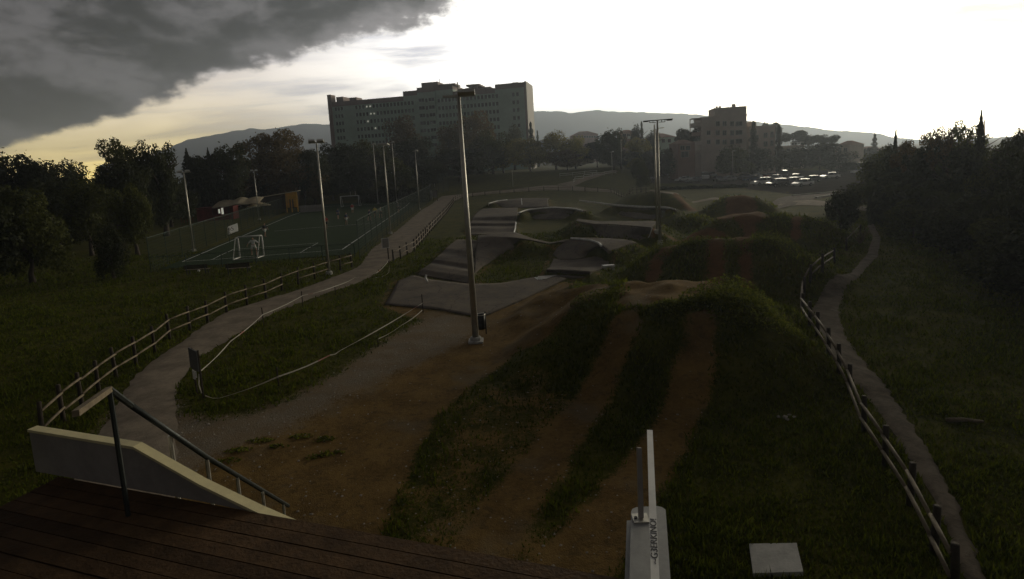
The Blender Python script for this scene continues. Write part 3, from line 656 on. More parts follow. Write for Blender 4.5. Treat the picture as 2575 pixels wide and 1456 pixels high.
hills('hills', [(1150, 300), (1250, 292), (1335, 280), (1400, 279), (1430, 284), (1500, 277), (1560, 281), (1640, 284), (1720, 285), (1790, 292), (1880, 304), (1960, 312), (2040, 320), (2100, 329), (2160, 331), (2210, 336), (2245, 345), (2330, 352), (2500, 350), (2700, 345)], 2050, 450)

# ------------------------------------------------------------------ hospital
class Facade:
    """local frame: x along the front, y away from us, z up"""
    def __init__(s, pl, Yl, pr, Yr):
        s.o = atY(pl, 420, Yl); s.o[2] = 0; e = atY(pr, 420, Yr); e[2] = 0; d = e - s.o
        s.L = np.linalg.norm(d); s.d = d / s.L; s.n = np.array([-s.d[1], s.d[0], 0]); s.rot = math.atan2(s.d[1], s.d[0])
    def uv(s, px, py):
        r_ = ray(px, py); t = ((s.o - CO) @ s.n) / (r_ @ s.n); p = CO + r_ * t
        return float((p - s.o) @ s.d), float(p[2])
    def x(s, px, py=300): return s.uv(px, py)[0]
    def z(s, px, py): return s.uv(px, py)[1]
def window_mesh(w, h, m_glass, m_frame, name='window', depth=0.12):
    mb = MB(); t = 0.09
    mb.b6(-w / 2 - t, w / 2 + t, -0.06, depth, h / 2, h / 2 + t, 1); mb.b6(-w / 2 - t, w / 2 + t, -0.10, depth, -h / 2 - t, -h / 2, 1)
    mb.b6(-w / 2 - t, -w / 2, -0.06, depth, -h / 2, h / 2, 1); mb.b6(w / 2, w / 2 + t, -0.06, depth, -h / 2, h / 2, 1)
    mb.b6(-0.03, 0.03, -0.05, depth, -h / 2, h / 2, 1)
    mb.add([(-w / 2, -0.015, -h / 2), (w / 2, -0.015, -h / 2), (w / 2, -0.015, h / 2), (-w / 2, -0.015, h / 2)], [(0, 1, 2, 3)], 0)
    return mb.mesh(name, [m_glass, m_frame])
fa = Facade(828, 275, 1328, 254)
hosp = thing('hospital', 'long grey green hospital block with many small windows rising behind the trees', 'building', fa.o, fa.rot)
DEP = 17.0
def hblock(px0, px1, ppx, ppy, y0=0.0, y1=DEP, name='wall', m='hosp', z0=-0.5):
    x0, x1, zt = fa.x(px0), fa.x(px1), fa.z(ppx, ppy)
    mb = MB().b6(x0, x1, y0, y1, z0, zt - 2.2 if name == 'wall' else zt)
    o = mb.build(name, MT[m], hosp)
    if name == 'wall': MB().b6(x0 + .01, x1 - .01, y0 - 0.08, y1, zt - 2.198, zt).build('parapet', MT['hosp2'], hosp)
    return x0, x1, zt
hblock(828.5, 1018, 930, 249)
hblock(1018.2, 1055, 1036, 228)
hblock(1055.2, 1099, 1080, 219, -0.9)
hblock(1099.2, 1143, 1120, 213, 0.02)
hblock(1143.2, 1249, 1200, 225)
hblock(1249.2, 1322, 1285, 209)
zr = fa.z(930, 249)
hblock(1064, 1105, 1085, 205.5, 1.0, 12, 'lift_tower', 'hosp2', fa.z(1080, 219))
hblock(828.5, 838, 833, 238, -.3, 4, 'corner_fin', 'hosp2'); hblock(1322.2, 1328, 1325, 204, -.4, DEP, 'corner_fin', 'greypanel')
hblock(845, 862, 853, 242, 2, 9, 'plant_room', 'hosp2', zr - .3); hblock(878, 896, 887, 243.5, 2, 8, 'plant_room', 'hosp2', zr - .3)
hblock(1170, 1200, 1185, 218, 3, 9, 'plant_room', 'hosp2', fa.z(1200, 225) - .3); hblock(1290, 1306, 1298, 205, 2, 9, 'plant_room', 'hosp2', fa.z(1285, 209) - .3)
# roof canopy and helipad deck on stilts
zd = fa.z(1200, 225); mb = MB()
xa, xb, za = fa.x(1174), fa.x(1208), fa.z(1190, 210); mb.b6(xa, xb, 2, 12, za - .7, za)
mb.bar((fa.x(1199), 4, zd - .5), (fa.x(1199), 4, za - .6), .55); mb.bar((xa + 1, 9, zd - .5), (xa + 1, 9, za - .6), .3)
xc, xe, zb = fa.x(1194), fa.x(1231), fa.z(1215, 215); mb.b6(xc, xe, 5, 16, zb - .35, zb)
mb.bar((xe - 2.5, 12, zd - .5), (xe - 2.5, 12, zb - .3), .3)
mb.build('helipad_deck', MT['hosp2'], hosp)
MB().bar((fa.x(1103), 5, fa.z(1085, 205.5)), (fa.x(1103), 5, fa.z(1103, 194)), .12).build('mast', MT['darkmetal'], hosp)
xd0, xd1 = fa.x(1108), fa.x(1143); MB().b6(xd0, xd1 + 1.5, -1.2, 8, fa.z(1125, 215), fa.z(1125, 211.5)).build('roof_canopy', MT['hosp2'], hosp)
wm = window_mesh(1.05, 1.65, MT['glass'], MT['hosp'])
wl = window_mesh(0.7, 0.8, MT['lit'], MT['hosp'])
z_first = fa.z(899, 270); rows = [z_first - 3.45 * k for k in range(7)]
cols = [fa.x(847) + 1.55 * k for k in range(3)] + [fa.x(899) + 1.78 * k for k in range(17)] + [fa.x(1107) + 1.72 * k for k in range(17)] + [fa.x(1294), fa.x(1294) + 1.9]
LIT = {(0, 6), (0, 7), (1, 7), (1, 8), (2, 6), (3, 8)}
for ri, zz in enumerate(rows):
    for ci, xx in enumerate(cols):
        if ri == 6 and ci > 30: continue
        yy = 0.0 if not (fa.x(1099) < xx < fa.x(1143)) else 0.02
        place('window', wl if (ri, ci) in LIT else wm, hosp, (xx, yy - .02, zz))
lg = MB(); lw = fa.x(1070) - fa.x(1058)
logm = MB(); logm.b6(-1.35, 1.35, -.02, .3, -.95, .95, 0); logm.b6(-1.35, 1.35, -.18, .0, -1.05, -.55, 1); logm.b6(-1.45, -1.35, -.1, .2, -1, 1, 1); logm.b6(1.35, 1.45, -.1, .2, -1, 1, 1); logm.b6(-.05, .05, -.06, .1, -.6, .95, 1)
logme = logm.mesh('loggia', [MT['glass'], MT['hosp']])
for ri in range(7):
    zz = fa.z(1065, 253.5) - 3.45 * ri
    place('loggia', logme, hosp, (fa.x(1065), -.92, zz)); place('loggia', logme, hosp, (fa.x(1090), -.92, zz)); place('window', wm, hosp, (fa.x(1077.5), -.92, zz))

# ------------------------------------------------------------------ apartment blocks and houses
def block(name, label, cat, pl, pr, Yl, Yr, top, depth, wallm, wins=(), extras=(), ww=1.1, wh=1.3, roof=None, roofh=0.0, group=None):
    fc = Facade(pl, Yl, pr, Yr); o = thing(name, label, cat, fc.o, fc.rot, group)
    zt = fc.z((pl + pr) / 2, top); L = fc.L
    MB().b6(0, L, 0, depth, -.5, zt).build('wall', MT[wallm], o)
    if roof:
        e = .35; mb = MB(); yr = depth / 2
        vs = [(-e, -e, zt + .02), (L + e, -e, zt + .02), (L + e, depth + e, zt + .02), (-e, depth + e, zt + .02), (min(L / 3, yr), yr, zt + roofh), (L - min(L / 3, yr), yr, zt + roofh)]
        mb.add(vs, [(0, 1, 5, 4), (1, 2, 5), (2, 3, 4, 5), (3, 0, 4), (3, 2, 1, 0)]); mb.build('roof', MT[roof], o)
    else:
        MB().b6(-.12, L + .12, -.12, depth + .12, zt + .002, zt + .35).build('parapet', MT[wallm], o)
    wme = {}
    for px, py, w, h in wins:
        if (w, h) not in wme: wme[(w, h)] = window_mesh(w, h, MT['glass'], MT['concrete'])
        x_, z_ = fc.uv(px, py)
        if 0.3 < x_ < L - .3: place('window', wme[(w, h)], o, (x_, -.02, z_))
    for ex in extras: ex(o, fc, zt)
    return o, fc, zt
def ap_extra(o, fc, zt):
    x0, x1, z1 = fc.x(1797), fc.x(1878), fc.z(1838, 271)
    MB().b6(x0, x1, .3, 9, zt + .36, z1).build('upper_storey', MT['apart'], o); MB().b6(x0 - .1, x1 + .1, .2, 9.1, z1 + .002, z1 + .25).build('parapet', MT['apart'], o)
    for px, w in ((1809, .5), (1817, .5), (1852, 1.0)):
        xx = fc.x(px); MB().b6(xx - w / 2, xx + w / 2, 3, 4, z1, z1 + (1.3 if w > .8 else .95)).build('chimney', MT['apart'], o)
    for k, py in enumerate((297, 318, 341, 364, 387)):
        z_ = fc.z(1755, py); mb = MB(); mb.b6(-2.6, -.003, .2, 4.5, z_ - .12, z_ + .08)
        if k: mb.b6(-2.6, -.003, .12, .22, z_ + .08, z_ + 1.05); mb.b6(-2.6, -2.5, .22, 4.5, z_ + .08, z_ + 1.05)
        mb.build('balcony', MT['redplaster'] if k == 2 else MT['apart'], o)
    MB().b6(-2.55, -2.35, 4.0, 4.4, -.5, fc.z(1755, 297)).build('balcony_post', MT['apart'], o)
wins = [(px, py, 1.0, 1.3) for py in (311, 334, 357) for px in (1805, 1822, 1841)] + [(1858, py, 1.8, 1.2) for py in (311, 333, 355)] + [(1782, py, .9, 1.1) for py in (334, 357)]
block('apartment_block', 'beige flat roofed apartment block with a raised top storey above the car park', 'building', 1764, 1878, 170, 168, 294, 12, 'apart', wins, [ap_extra])
def lower_extra(o, fc, zt):
    mb = MB(); mb.b6(fc.L + .003, fc.L + 1.6, .5, 4, zt - 7, zt - 6.85); mb.b6(fc.L + .003, fc.L + 1.6, .5, .6, zt - 6.85, zt - 5.9); mb.build('balcony', MT['whitepaint'], o)
    MB().b6(fc.x(1905), fc.x(1918), 3, 6, zt + .36, zt + 1.9).build('chimney', MT['apart'], o)
block('apartment_block', 'lower beige apartment wing right of the taller block, behind a cypress', 'building', 1884, 1950, 172, 174, 319, 11, 'apart',
      [(1925, 340, 1.2, 1.4), (1941, 338, .9, 1.6), (1925, 362, 1.2, 1.4), (1941, 360, .9, 1.6), (1903, 345, 1.0, 1.2)], [lower_extra])
block('long_building', 'long low red plastered building under the hills', 'building', 1441, 1507, 420, 420, 339, 14, 'redplaster', [(1446 + 6.2 * k, 344, 1.1, 1.3) for k in range(10)], roof='rooftile', roofh=3.0)
def house_bal(o, fc, zt):
    for k in range(3):
        z_ = zt - 1.6 - 3 * k; mb = MB(); mb.b6(fc.L - 4, fc.L + 1.5, -1.2, -.003, z_ - 1.1, z_ - .95); mb.b6(fc.L - 4, fc.L + 1.5, -1.2, -1.1, z_ - .95, z_ - .1); mb.build('balcony', MT['whitepaint'], o)
block('house', 'small brick red house with white balconies behind the round tree', 'building', 1564, 1602, 250, 250, 333, 10, 'redplaster', [(1570, 340, 1.6, 1.2), (1580, 340, 1.2, 1.2), (1570, 356, 1.2, 1.2)], [house_bal], roof='rooftile', roofh=1.4)
block('house', 'green grey house with a hipped roof behind the tall double lamp', 'building', 1655, 1700, 220, 222, 345, 10, 'hosp', [(1668, 354, 1.2, 1.3), (1683, 354, 1.2, 1.3)], roof='rooftile', roofh=1.8)
block('house', 'old red plastered house left of the apartment block', 'building', 1706, 1748, 165, 165, 360, 9, 'redplaster', [(1716, 372, 1.2, 1.2), (1730, 372, 1.2, 1.2), (1722, 388, 2.0, 1.6)], roof='rooftile', roofh=1.2)
def balus(o, fc, zt):
    mb = MB()
    for k in range(int(fc.L / 1.0)): mb.bar((.5 + k, .1, zt + .35), (.5 + k, .1, zt + 1.2), .09, 5)
    mb.b6(0, fc.L, 0, .2, zt + 1.2, zt + 1.4); mb.build('balustrade', MT['whitepaint'], o)
block('terrace_building', 'low pale building with a white balustrade right of the apartment wing', 'building', 1956, 2022, 205, 203, 368, 9, 'apart', [(1966, 378, 1.2, 1.3), (1982, 378, 1.2, 1.3), (1998, 377, 1.2, 1.3)], [balus])
block('house', 'pale house with a sunlit white corner behind the broad tree', 'building', 2100, 2136, 190, 186, 366, 9, 'apart', [(2112, 378, 1.1, 1.3), (2126, 377, 1.1, 1.3), (2112, 394, 1.1, 1.3)], roof='rooftile', roofh=1.5)
block('house', 'small red house beside the lone cypress at right', 'building', 2140, 2172, 230, 230, 374, 9, 'redplaster', [(2148, 384, 1.2, 1.3), (2160, 384, 1.2, 1.3)], roof='rooftile', roofh=1.4)
block('house', 'wide dark house low behind the lone cypress at right', 'building', 2178, 2222, 260, 260, 376, 10, 'redplaster', [(2190, 384, 1.2, 1.3), (2206, 384, 1.2, 1.3)], roof='rooftile', roofh=1.6)

# ------------------------------------------------------------------ trees
def cloud_pts(kind, n, rng):
    """leaf positions and outward directions in a unit crown (height 0..1, radius about .5)"""
    P, N = [], []
    if kind in ('round', 'airy', 'umbrella', 'shrub', 'weeping'):
        nb = dict(round=26, airy=34, umbrella=16, shrub=14, weeping=22)[kind]
        cs = []
        for i in range(nb):
            a = rng.uniform(0, 2 * math.pi)
            if kind == 'umbrella': zc_, rr, br = rng.uniform(.70, .88), .40 * math.sqrt(rng.random()), rng.uniform(.10, .16)
            elif kind == 'shrub': zc_, br = rng.uniform(.18, .78), rng.uniform(.13, .24); rr = .34 * math.sqrt(rng.random()) * (1.1 - .5 * zc_)
            elif kind == 'airy': zc_, br = rng.uniform(.28, .96), rng.uniform(.05, .12); rr = .43 * math.sqrt(rng.random()) * math.sin(math.pi * min(.97, max(.12, (zc_ - .05) / .98))) ** .6
            elif kind == 'weeping': zc_, br = rng.uniform(.12, .85), rng.uniform(.10, .17); rr = .38 * math.sqrt(rng.random()) * (1.05 - .55 * zc_)
            else: zc_, br = rng.uniform(.25, .90), rng.uniform(.10, .20); rr = .40 * math.sqrt(rng.random()) * math.sin(math.pi * min(.95, max(.15, (zc_ - .08) / .92))) ** .5
            cs.append((Vector((rr * math.cos(a), rr * math.sin(a), zc_)), br))
        wts = [b ** 2 for _, b in cs]
        for _ in range(n):
            c, br = rng.choices(cs, wts)[0]
            d = Vector((rng.gauss(0, 1), rng.gauss(0, 1), rng.gauss(0, 1))).normalized()
            k = br * (0.55 + 0.5 * rng.random() ** .6)
            if rng.random() < .07: k *= 1.25
            sq = .55 if kind == 'umbrella' else (1.25 if kind == 'weeping' else .9)
            P.append(c + Vector((d.x * k, d.y * k, d.z * k * sq))); N.append(d)
    else:                                     # conifer / cypress: whorls on a spire
        for _ in range(n):
            z = rng.random() ** 1.2
            if kind == 'cypress': r = .5 * (1 - z) ** .45 * (.35 + .65 * min(1, z * 5)) * (0.75 + .25 * math.sin(z * 40 + rng.random()))
            else: tier = (z * 15) % 1.0; r = .5 * (1 - z) ** .85 * (1.0 - .5 * tier)
            a = rng.uniform(0, 2 * math.pi); lob = 1 + .22 * math.sin(3 * a + z * 9) + .12 * math.sin(7 * a + 20 * z)
            k = r * lob * (.45 + .55 * rng.random() ** .5)
            P.append(Vector((k * math.cos(a), k * math.sin(a), .04 + .96 * z))); N.append(Vector((math.cos(a), math.sin(a), .3)))
    return P, N
def crown_mesh(kind, n, size, m, seed, flat=1.0):
    rng = random.Random(seed); P, N = cloud_pts(kind, n, rng); v = np.empty((len(P) * 4, 3), np.float32); k = 0
    for p, d in zip(P, N):
        a = (d + Vector((rng.gauss(0, .6), rng.gauss(0, .6), rng.gauss(0, .6) + .25))).normalized(); t = a.orthogonal().normalized()
        t = Matrix.Rotation(rng.uniform(0, 6.28), 3, a) @ t; b = a.cross(t); s_ = size * rng.uniform(.5, 1.3); w = s_ * rng.uniform(.45, .8)
        for q in (p - t * s_, p + b * w, p + t * s_ * 1.1, p - b * w): v[k] = q; k += 1
    return big_mesh('crown', v, np.arange(len(v)).reshape(-1, 4), m)
def trunk_mesh(kind, seed):
    rng = random.Random(seed); mb = MB(); hgt = dict(round=.62, airy=.85, umbrella=.82, shrub=.5, weeping=.6, conifer=.95, cypress=.8)[kind]
    r_ = dict(round=.028, airy=.020, umbrella=.024, shrub=.018, weeping=.028, conifer=.016, cypress=.014)[kind]
    pts = [(rng.gauss(0, .006) * i, rng.gauss(0, .006) * i, hgt * i / 6) for i in range(7)]
    pts[0] = (0, 0, -.03)
    mb.tube(pts, [r_ * (1.35 if i == 0 else 1 - .13 * i) for i in range(7)], 8)
    if kind not in ('conifer', 'cypress'):
        for i in range(11 if kind == 'airy' else 7):
            z = hgt * rng.uniform(.38, .95); a = rng.uniform(0, 6.28); L = rng.uniform(.2, .38) * (.7 if kind == 'shrub' else 1); e = Vector((math.cos(a) * L * .8, math.sin(a) * L * .8, z + L * rng.uniform(.3, .9)))
            if kind == 'umbrella': e.z = min(e.z, .84)
            mid = Vector((e.x * .45, e.y * .45, z + (e.z - z) * .6)); mb.tube([(0, 0, z), mid, e], [r_ * .5, r_ * .33, r_ * .1], 5)
    return mb.mesh('trunk', MT['bark'], True)
CROWN = {}
def variants(kind, n, size, m, k):
    CROWN[(kind, m)] = [(crown_mesh(kind, n, size, MT[m], 100 * i + sum(map(ord, kind + m))), trunk_mesh(kind, i + sum(map(ord, kind)))) for i in range(k)]
variants('round', 9000, .020, 'leaf', 3); variants('round', 9000, .020, 'leaf_dark', 2); variants('round', 7000, .020, 'leaf_brown', 2); variants('round', 7500, .020, 'leaf_yellow', 2)
variants('airy', 6500, .016, 'leaf', 2); variants('airy', 7500, .016, 'leaf_brown', 2); variants('airy', 6500, .016, 'leaf_dark', 2)
variants('umbrella', 5000, .020, 'leaf_dark', 2); variants('shrub', 5500, .028, 'leaf', 3); variants('shrub', 5500, .028, 'leaf_dark', 2); variants('weeping', 9000, .018, 'leaf_dark', 1); variants('weeping', 9000, .018, 'leaf', 1)
variants('conifer', 5500, .022, 'leaf_dark', 2); variants('cypress', 4500, .026, 'leaf_dark', 2)
NAMES = dict(round='leafy_tree', airy='airy_tree', umbrella='umbrella_pine', shrub='shrub', weeping='weeping_tree', conifer='conifer_tree', cypress='cypress_tree')
trng = random.Random(11)
def tree(kind, m, px, top, wpx, Y, label, group=None, z0=None):
    p = atY(px, top, Y); base = T(p[0], Y) if z0 is None else z0; h = max(1.0, p[2] - base); w = wpx * Y / F
    o = thing(NAMES[kind], label, 'shrub' if kind == 'shrub' else 'tree', (p[0], Y, base), trng.uniform(0, 6.28), group)
    cm_, tm_ = trng.choice(CROWN[(kind, m)])
    place('trunk', tm_, o, (0, 0, 0), (0, 0, 0), (h * 1.0, h * 1.0, h)); place('crown', cm_, o, (0, 0, 0), (0, 0, 0), (w, w * trng.uniform(.9, 1.1), h * 1.02))
    return o
R_, AI, UM, SH, WE, CO_, CY_ = 'round', 'airy', 'umbrella', 'shrub', 'weeping', 'conifer', 'cypress'
GL, GF, GR = 'trees along the left skyline', 'trees in front of the hospital', 'trees round the car park'
TREES = [
    (R_, 'leaf_dark', -60, 372, 240, 78, 'dark tree cut by the left edge of the picture', GL),
    (R_, 'leaf_dark', 40, 388, 190, 80, 'dark round tree second from the left edge on the skyline', GL),
    (R_, 'leaf_dark', 130, 404, 170, 92, 'low dark tree in the dip of the left skyline', GL),
    (R_, 'leaf', 205, 412, 150, 100, 'lowest dark tree right before the airy crown on the left skyline', GL),
    (AI, 'leaf', 282, 366, 130, 84, 'airy loose tree with the sunset shining through its left edge', GL),
    (AI, 'leaf', 335, 362, 120, 86, 'airy tree with ragged top beside the round dark crown', GL),
    (R_, 'leaf_dark', 388, 360, 130, 80, 'dense round crown in front of the foot of the hills', GL),
    (R_, 'leaf_dark', 300, 400, 170, 74, 'broad dark tree below the airy crowns at left', GL),
    (CO_, 'leaf_dark', 468, 378, 70, 125, 'dark conifer left of the first floodlight', GL),
    (R_, 'leaf_dark', 500, 388, 120, 118, 'dark tree behind the leftmost floodlight', GL),
    (CO_, 'leaf_dark', 522, 376, 50, 128, 'slim dark conifer just right of the leftmost floodlight', GL),
    (R_, 'leaf_dark', 572, 362, 130, 112, 'rounded dark tree between the two left floodlights', GL),
    (AI, 'leaf_brown', 650, 344, 150, 138, 'feathery brownish tree behind the second floodlight', GL),
    (AI, 'leaf_brown', 705, 333, 150, 140, 'tallest feathery brownish tree left of the hospital', GL),
    (R_, 'leaf_brown', 690, 385, 190, 136, 'broad brown leaved crown under the feathery tops', GL),
    (R_, 'leaf_dark', 780, 372, 120, 130, 'dark tree by the left corner of the hospital', GF),
    (R_, 'leaf_dark', 850, 358, 150, 150, 'dark round tree hiding the left foot of the hospital', GF),
    (R_, 'leaf', 925, 352, 150, 160, 'green tree below the left windows of the hospital', GF),
    (R_, 'leaf_brown', 1000, 300, 120, 205, 'tall brownish tree covering the windows left of the loggias', GF),
    (R_, 'leaf_dark', 1040, 345, 140, 175, 'dark tree right below the hospital loggias', GF),
    (R_, 'leaf_brown', 1130, 318, 110, 200, 'brownish tree left of the tall lamp post in front of the hospital', GF),
    (R_, 'leaf_brown', 1190, 288, 130, 195, 'tall brown tree right behind the top of the central lamp post', GF),
    (R_, 'leaf', 1235, 330, 110, 180, 'green tree right of the central lamp post before the hospital', GF),
    (R_, 'leaf_dark', 1150, 372, 190, 160, 'dark broad tree behind the central lamp post', GF),
    (R_, 'leaf', 1290, 322, 80, 235, 'green tree at the right corner of the hospital', GF),
    (CY_, 'leaf_dark', 1334, 310, 26, 240, 'dark cypress against the right end wall of the hospital', GF),
    (CY_, 'leaf_dark', 1351, 330, 14, 300, 'tiny far cypress just right of the hospital', GF),
    (R_, 'leaf_yellow', 1262, 358, 110, 186, 'yellowish tree nearest the central lamp post', 'yellowish trees at the far lawn'),
    (R_, 'leaf_yellow', 1330, 346, 120, 190, 'yellowish tree below the right end of the hospital', 'yellowish trees at the far lawn'),
    (R_, 'leaf_yellow', 1395, 336, 110, 192, 'tallest yellowish tree right of the hospital', 'yellowish trees at the far lawn'),
    (R_, 'leaf_yellow', 1445, 346, 100, 188, 'yellowish tree under the long red building', 'yellowish trees at the far lawn'),
    (R_, 'leaf_brown', 1425, 380, 130, 180, 'low brownish tree above the white handrails', 'yellowish trees at the far lawn'),
    (R_, 'leaf_dark', 1500, 355, 110, 190, 'dark tree in front of the long red building', GR),
    (R_, 'leaf_dark', 1541, 324, 90, 170, 'dark round tree breaking the hill line left of the cypress', GR),
    (R_, 'leaf_dark', 1597, 312, 36, 200, 'blunt dark tree against the hills beside a cypress', GR),
    (CY_, 'leaf_dark', 1613, 309, 20, 200, 'pointed cypress left of the double lamp', GR),
    (R_, 'leaf_dark', 1640, 326, 55, 190, 'loose dark tree behind the double lamp', GR),
    (R_, 'leaf_yellow', 1600, 352, 90, 185, 'yellow green tree below the cypress left of the double lamp', GR),
    (R_, 'leaf_dark', 1560, 375, 110, 180, 'dark tree above the left end of the car park', GR),
    (R_, 'leaf_dark', 1650, 375, 120, 178, 'dark tree right behind the double lamp poles', GR),
    (R_, 'leaf', 1610, 398, 55, 118, 'small clipped tree on the lawn before the white car', GR),
    (UM, 'leaf_dark', 1732, 318, 80, 175, 'umbrella pine left of the apartment block', GR),
    (R_, 'leaf_dark', 1695, 370, 90, 172, 'dark tree left of the old red house', GR),
    (CY_, 'leaf_dark', 1895, 308, 34, 160, 'tall cypress between the two apartment blocks', GR),
    (UM, 'leaf_dark', 1938, 305, 60, 215, 'umbrella pine above the lower apartment wing', GR),
    (R_, 'leaf', 1838, 372, 120, 152, 'green tree in front of the tall apartment block', GR),
    (R_, 'leaf_dark', 1905, 372, 100, 160, 'dark tree in front of the lower apartment wing', GR),
    (CY_, 'leaf_dark', 1958, 318, 30, 165, 'dark cypress right of the lower apartment wing', GR),
    (UM, 'leaf_dark', 1995, 326, 90, 230, 'dark umbrella pine above the white balustrade', GR),
    (UM, 'leaf_dark', 2032, 338, 80, 225, 'flat topped pine right of the white balustrade', GR),
    (R_, 'leaf_dark', 1985, 372, 110, 180, 'dark tree below the white balustrade', GR),
    (UM, 'leaf_dark', 2075, 336, 70, 215, 'small pine poking above the broad car park tree', GR),
    (R_, 'leaf_dark', 2062, 358, 150, 170, 'broad dark tree over the right end of the car park', GR),
    (CY_, 'leaf_dark', 2200, 338, 22, 205, 'lone slender cypress before the hills at right', GR),
    (R_, 'leaf_dark', 2120, 405, 90, 150, 'dark tree hiding the right end of the car park', GR),
    (SH, 'leaf_dark', 2116, 470, 105, 48, 'dark bush tree at the bend of the side path', GR),
    (SH, 'leaf', 2170, 455, 110, 66, 'rounded bush behind the dark bush tree on the right', GR),
]
GB = 'trees of the wooded bank at right'
TREES += [
    (R_, 'leaf', 2215, 372, 120, 70, 'tree at the left end of the wooded bank', GB),
    (CO_, 'leaf_dark', 2253, 326, 34, 66, 'small pointed conifer at the left end of the wooded bank', GB),
    (R_, 'leaf_dark', 2270, 362, 130, 60, 'dark tree right of the small pointed conifer', GB),
    (AI, 'leaf_brown', 2310, 338, 120, 56, 'loose brown tree with sky through its top on the right bank', GB),
    (R_, 'leaf_dark', 2350, 350, 140, 52, 'dark tree at the middle of the right bank', GB),
    (AI, 'leaf_brown', 2385, 330, 130, 50, 'ragged brown crown left of the tall spire', GB),
    (AI, 'leaf', 2430, 312, 130, 48, 'tall ragged crown touching the tall spire', GB),
    (CO_, 'leaf_dark', 2468, 286, 70, 46, 'tall conifer spire against the bright sky at right', GB),
    (R_, 'leaf_dark', 2440, 360, 160, 44, 'dark tree below the tall conifer spire', GB),
    (R_, 'leaf', 2510, 368, 130, 40, 'tree under the bright gap at the far right', GB),
    (AI, 'leaf_dark', 2562, 334, 130, 38, 'ragged tree at the right edge of the picture', GB),
    (R_, 'leaf_dark', 2590, 360, 200, 34, 'dark tree cut by the right edge of the picture', GB),
    (R_, 'leaf_dark', 2680, 330, 240, 28, 'large dark tree beyond the right edge', GB),
    (SH, 'leaf_dark', 2235, 470, 110, 52, 'bush at the left foot of the wooded bank', GB),
    (SH, 'leaf', 2300, 490, 140, 44, 'bush in the lower middle of the wooded bank', GB),
    (SH, 'leaf_dark', 2370, 500, 170, 38, 'wide dark bush at the foot of the wooded bank', GB),
    (SH, 'leaf_dark', 2440, 520, 190, 33, 'dark bush below the conifer spire at the grass edge', GB),
    (SH, 'leaf', 2510, 540, 210, 29, 'bush near the right edge above the dark grass', GB),
    (SH, 'leaf_dark', 2580, 560, 260, 25, 'nearest dark bush at the right edge of the picture', GB),
]
GN = 'trees on the left lawn'
TREES += [
    (WE, 'leaf', 45, 478, 210, 46, 'big drooping tree at the left edge of the lawn', GN),
    (R_, 'leaf_dark', -70, 460, 260, 44, 'dark tree beyond the left edge of the lawn', GN),
    (R_, 'leaf', 205, 462, 150, 62, 'leafy tree between the drooping tree and the lawn gap', GN),
    (R_, 'leaf_dark', 130, 450, 160, 66, 'dark tree behind the big drooping tree', GN),
    (R_, 'leaf', 322, 466, 105, 60, 'upright leafy tree at the left end of the pitch', GN),
    (WE, 'leaf_dark', 266, 562, 100, 46, 'small dark drooping tree standing alone on the lawn', GN),
    (SH, 'leaf', 560, 480, 80, 128, 'light green bush tree behind the tent roof', GN),
    (R_, 'leaf_dark', 620, 440, 130, 135, 'dark tree behind the red snack hut', GN),
    (R_, 'leaf_dark', 500, 440, 120, 128, 'dark tree behind the leftmost floodlight pole', GN),
    (R_, 'leaf_dark', 415, 440, 130, 96, 'dark tree left of the leftmost floodlight pole', GN),
    (R_, 'leaf_brown', 760, 420, 120, 128, 'brownish tree behind the ochre hut', GN),
    (R_, 'leaf_dark', 830, 410, 120, 135, 'dark tree above the far goal', GN),
    (R_, 'leaf_dark', 910, 400, 120, 140, 'dark tree behind the basketball board', GN),
    (R_, 'leaf', 985, 400, 110, 142, 'green tree behind the cluster of floodlight poles', GN),
    (R_, 'leaf_dark', 1060, 400, 120, 148, 'dark tree at the end of the gravel path', GN),
]
for t_ in TREES: tree(*t_)
def hedge(name, label, pl, pr, Yl, Yr, top, m='leaf_dark', depth=1.6, n=9000):
    a, b = atY(pl, top, Yl), atY(pr, top, Yr); L = np.linalg.norm((b - a)[:2]); hgt = (a[2] + b[2]) / 2
    o = thing(name, label, 'hedge', (a[0], Yl, 0), math.atan2(Yr - Yl, b[0] - a[0])); rng = random.Random(n); v = []
    for _ in range(n):
        x_ = rng.uniform(0, L); y_ = rng.uniform(-depth, depth) * .5; z_ = hgt * rng.random() ** .7 * (.85 + .2 * math.sin(x_ * 1.7) * math.sin(x_ * .6 + 1)) ; p = Vector((x_, y_, z_))
        d = Vector((rng.gauss(0, 1), rng.gauss(0, 1) - .4, rng.gauss(0, 1) + .4)).normalized(); t = d.orthogonal().normalized(); t = Matrix.Rotation(rng.uniform(0, 6), 3, d) @ t; q = d.cross(t); s_ = rng.uniform(.12, .28)
        v += [p - t * s_, p + q * s_ * .6, p + t * s_, p - q * s_ * .6]
    place('foliage', big_mesh('foliage', [tuple(q) for q in v], np.arange(len(v)).reshape(-1, 4), MT[m]), o)
hedge('hedge', 'long dark hedge behind the far right side of the pitch', 900, 1075, 128, 122, 468)
hedge('hedge', 'low hedge strip between the lawn and the car park', 1660, 1880, 122, 116, 466, n=4000, depth=1.0)
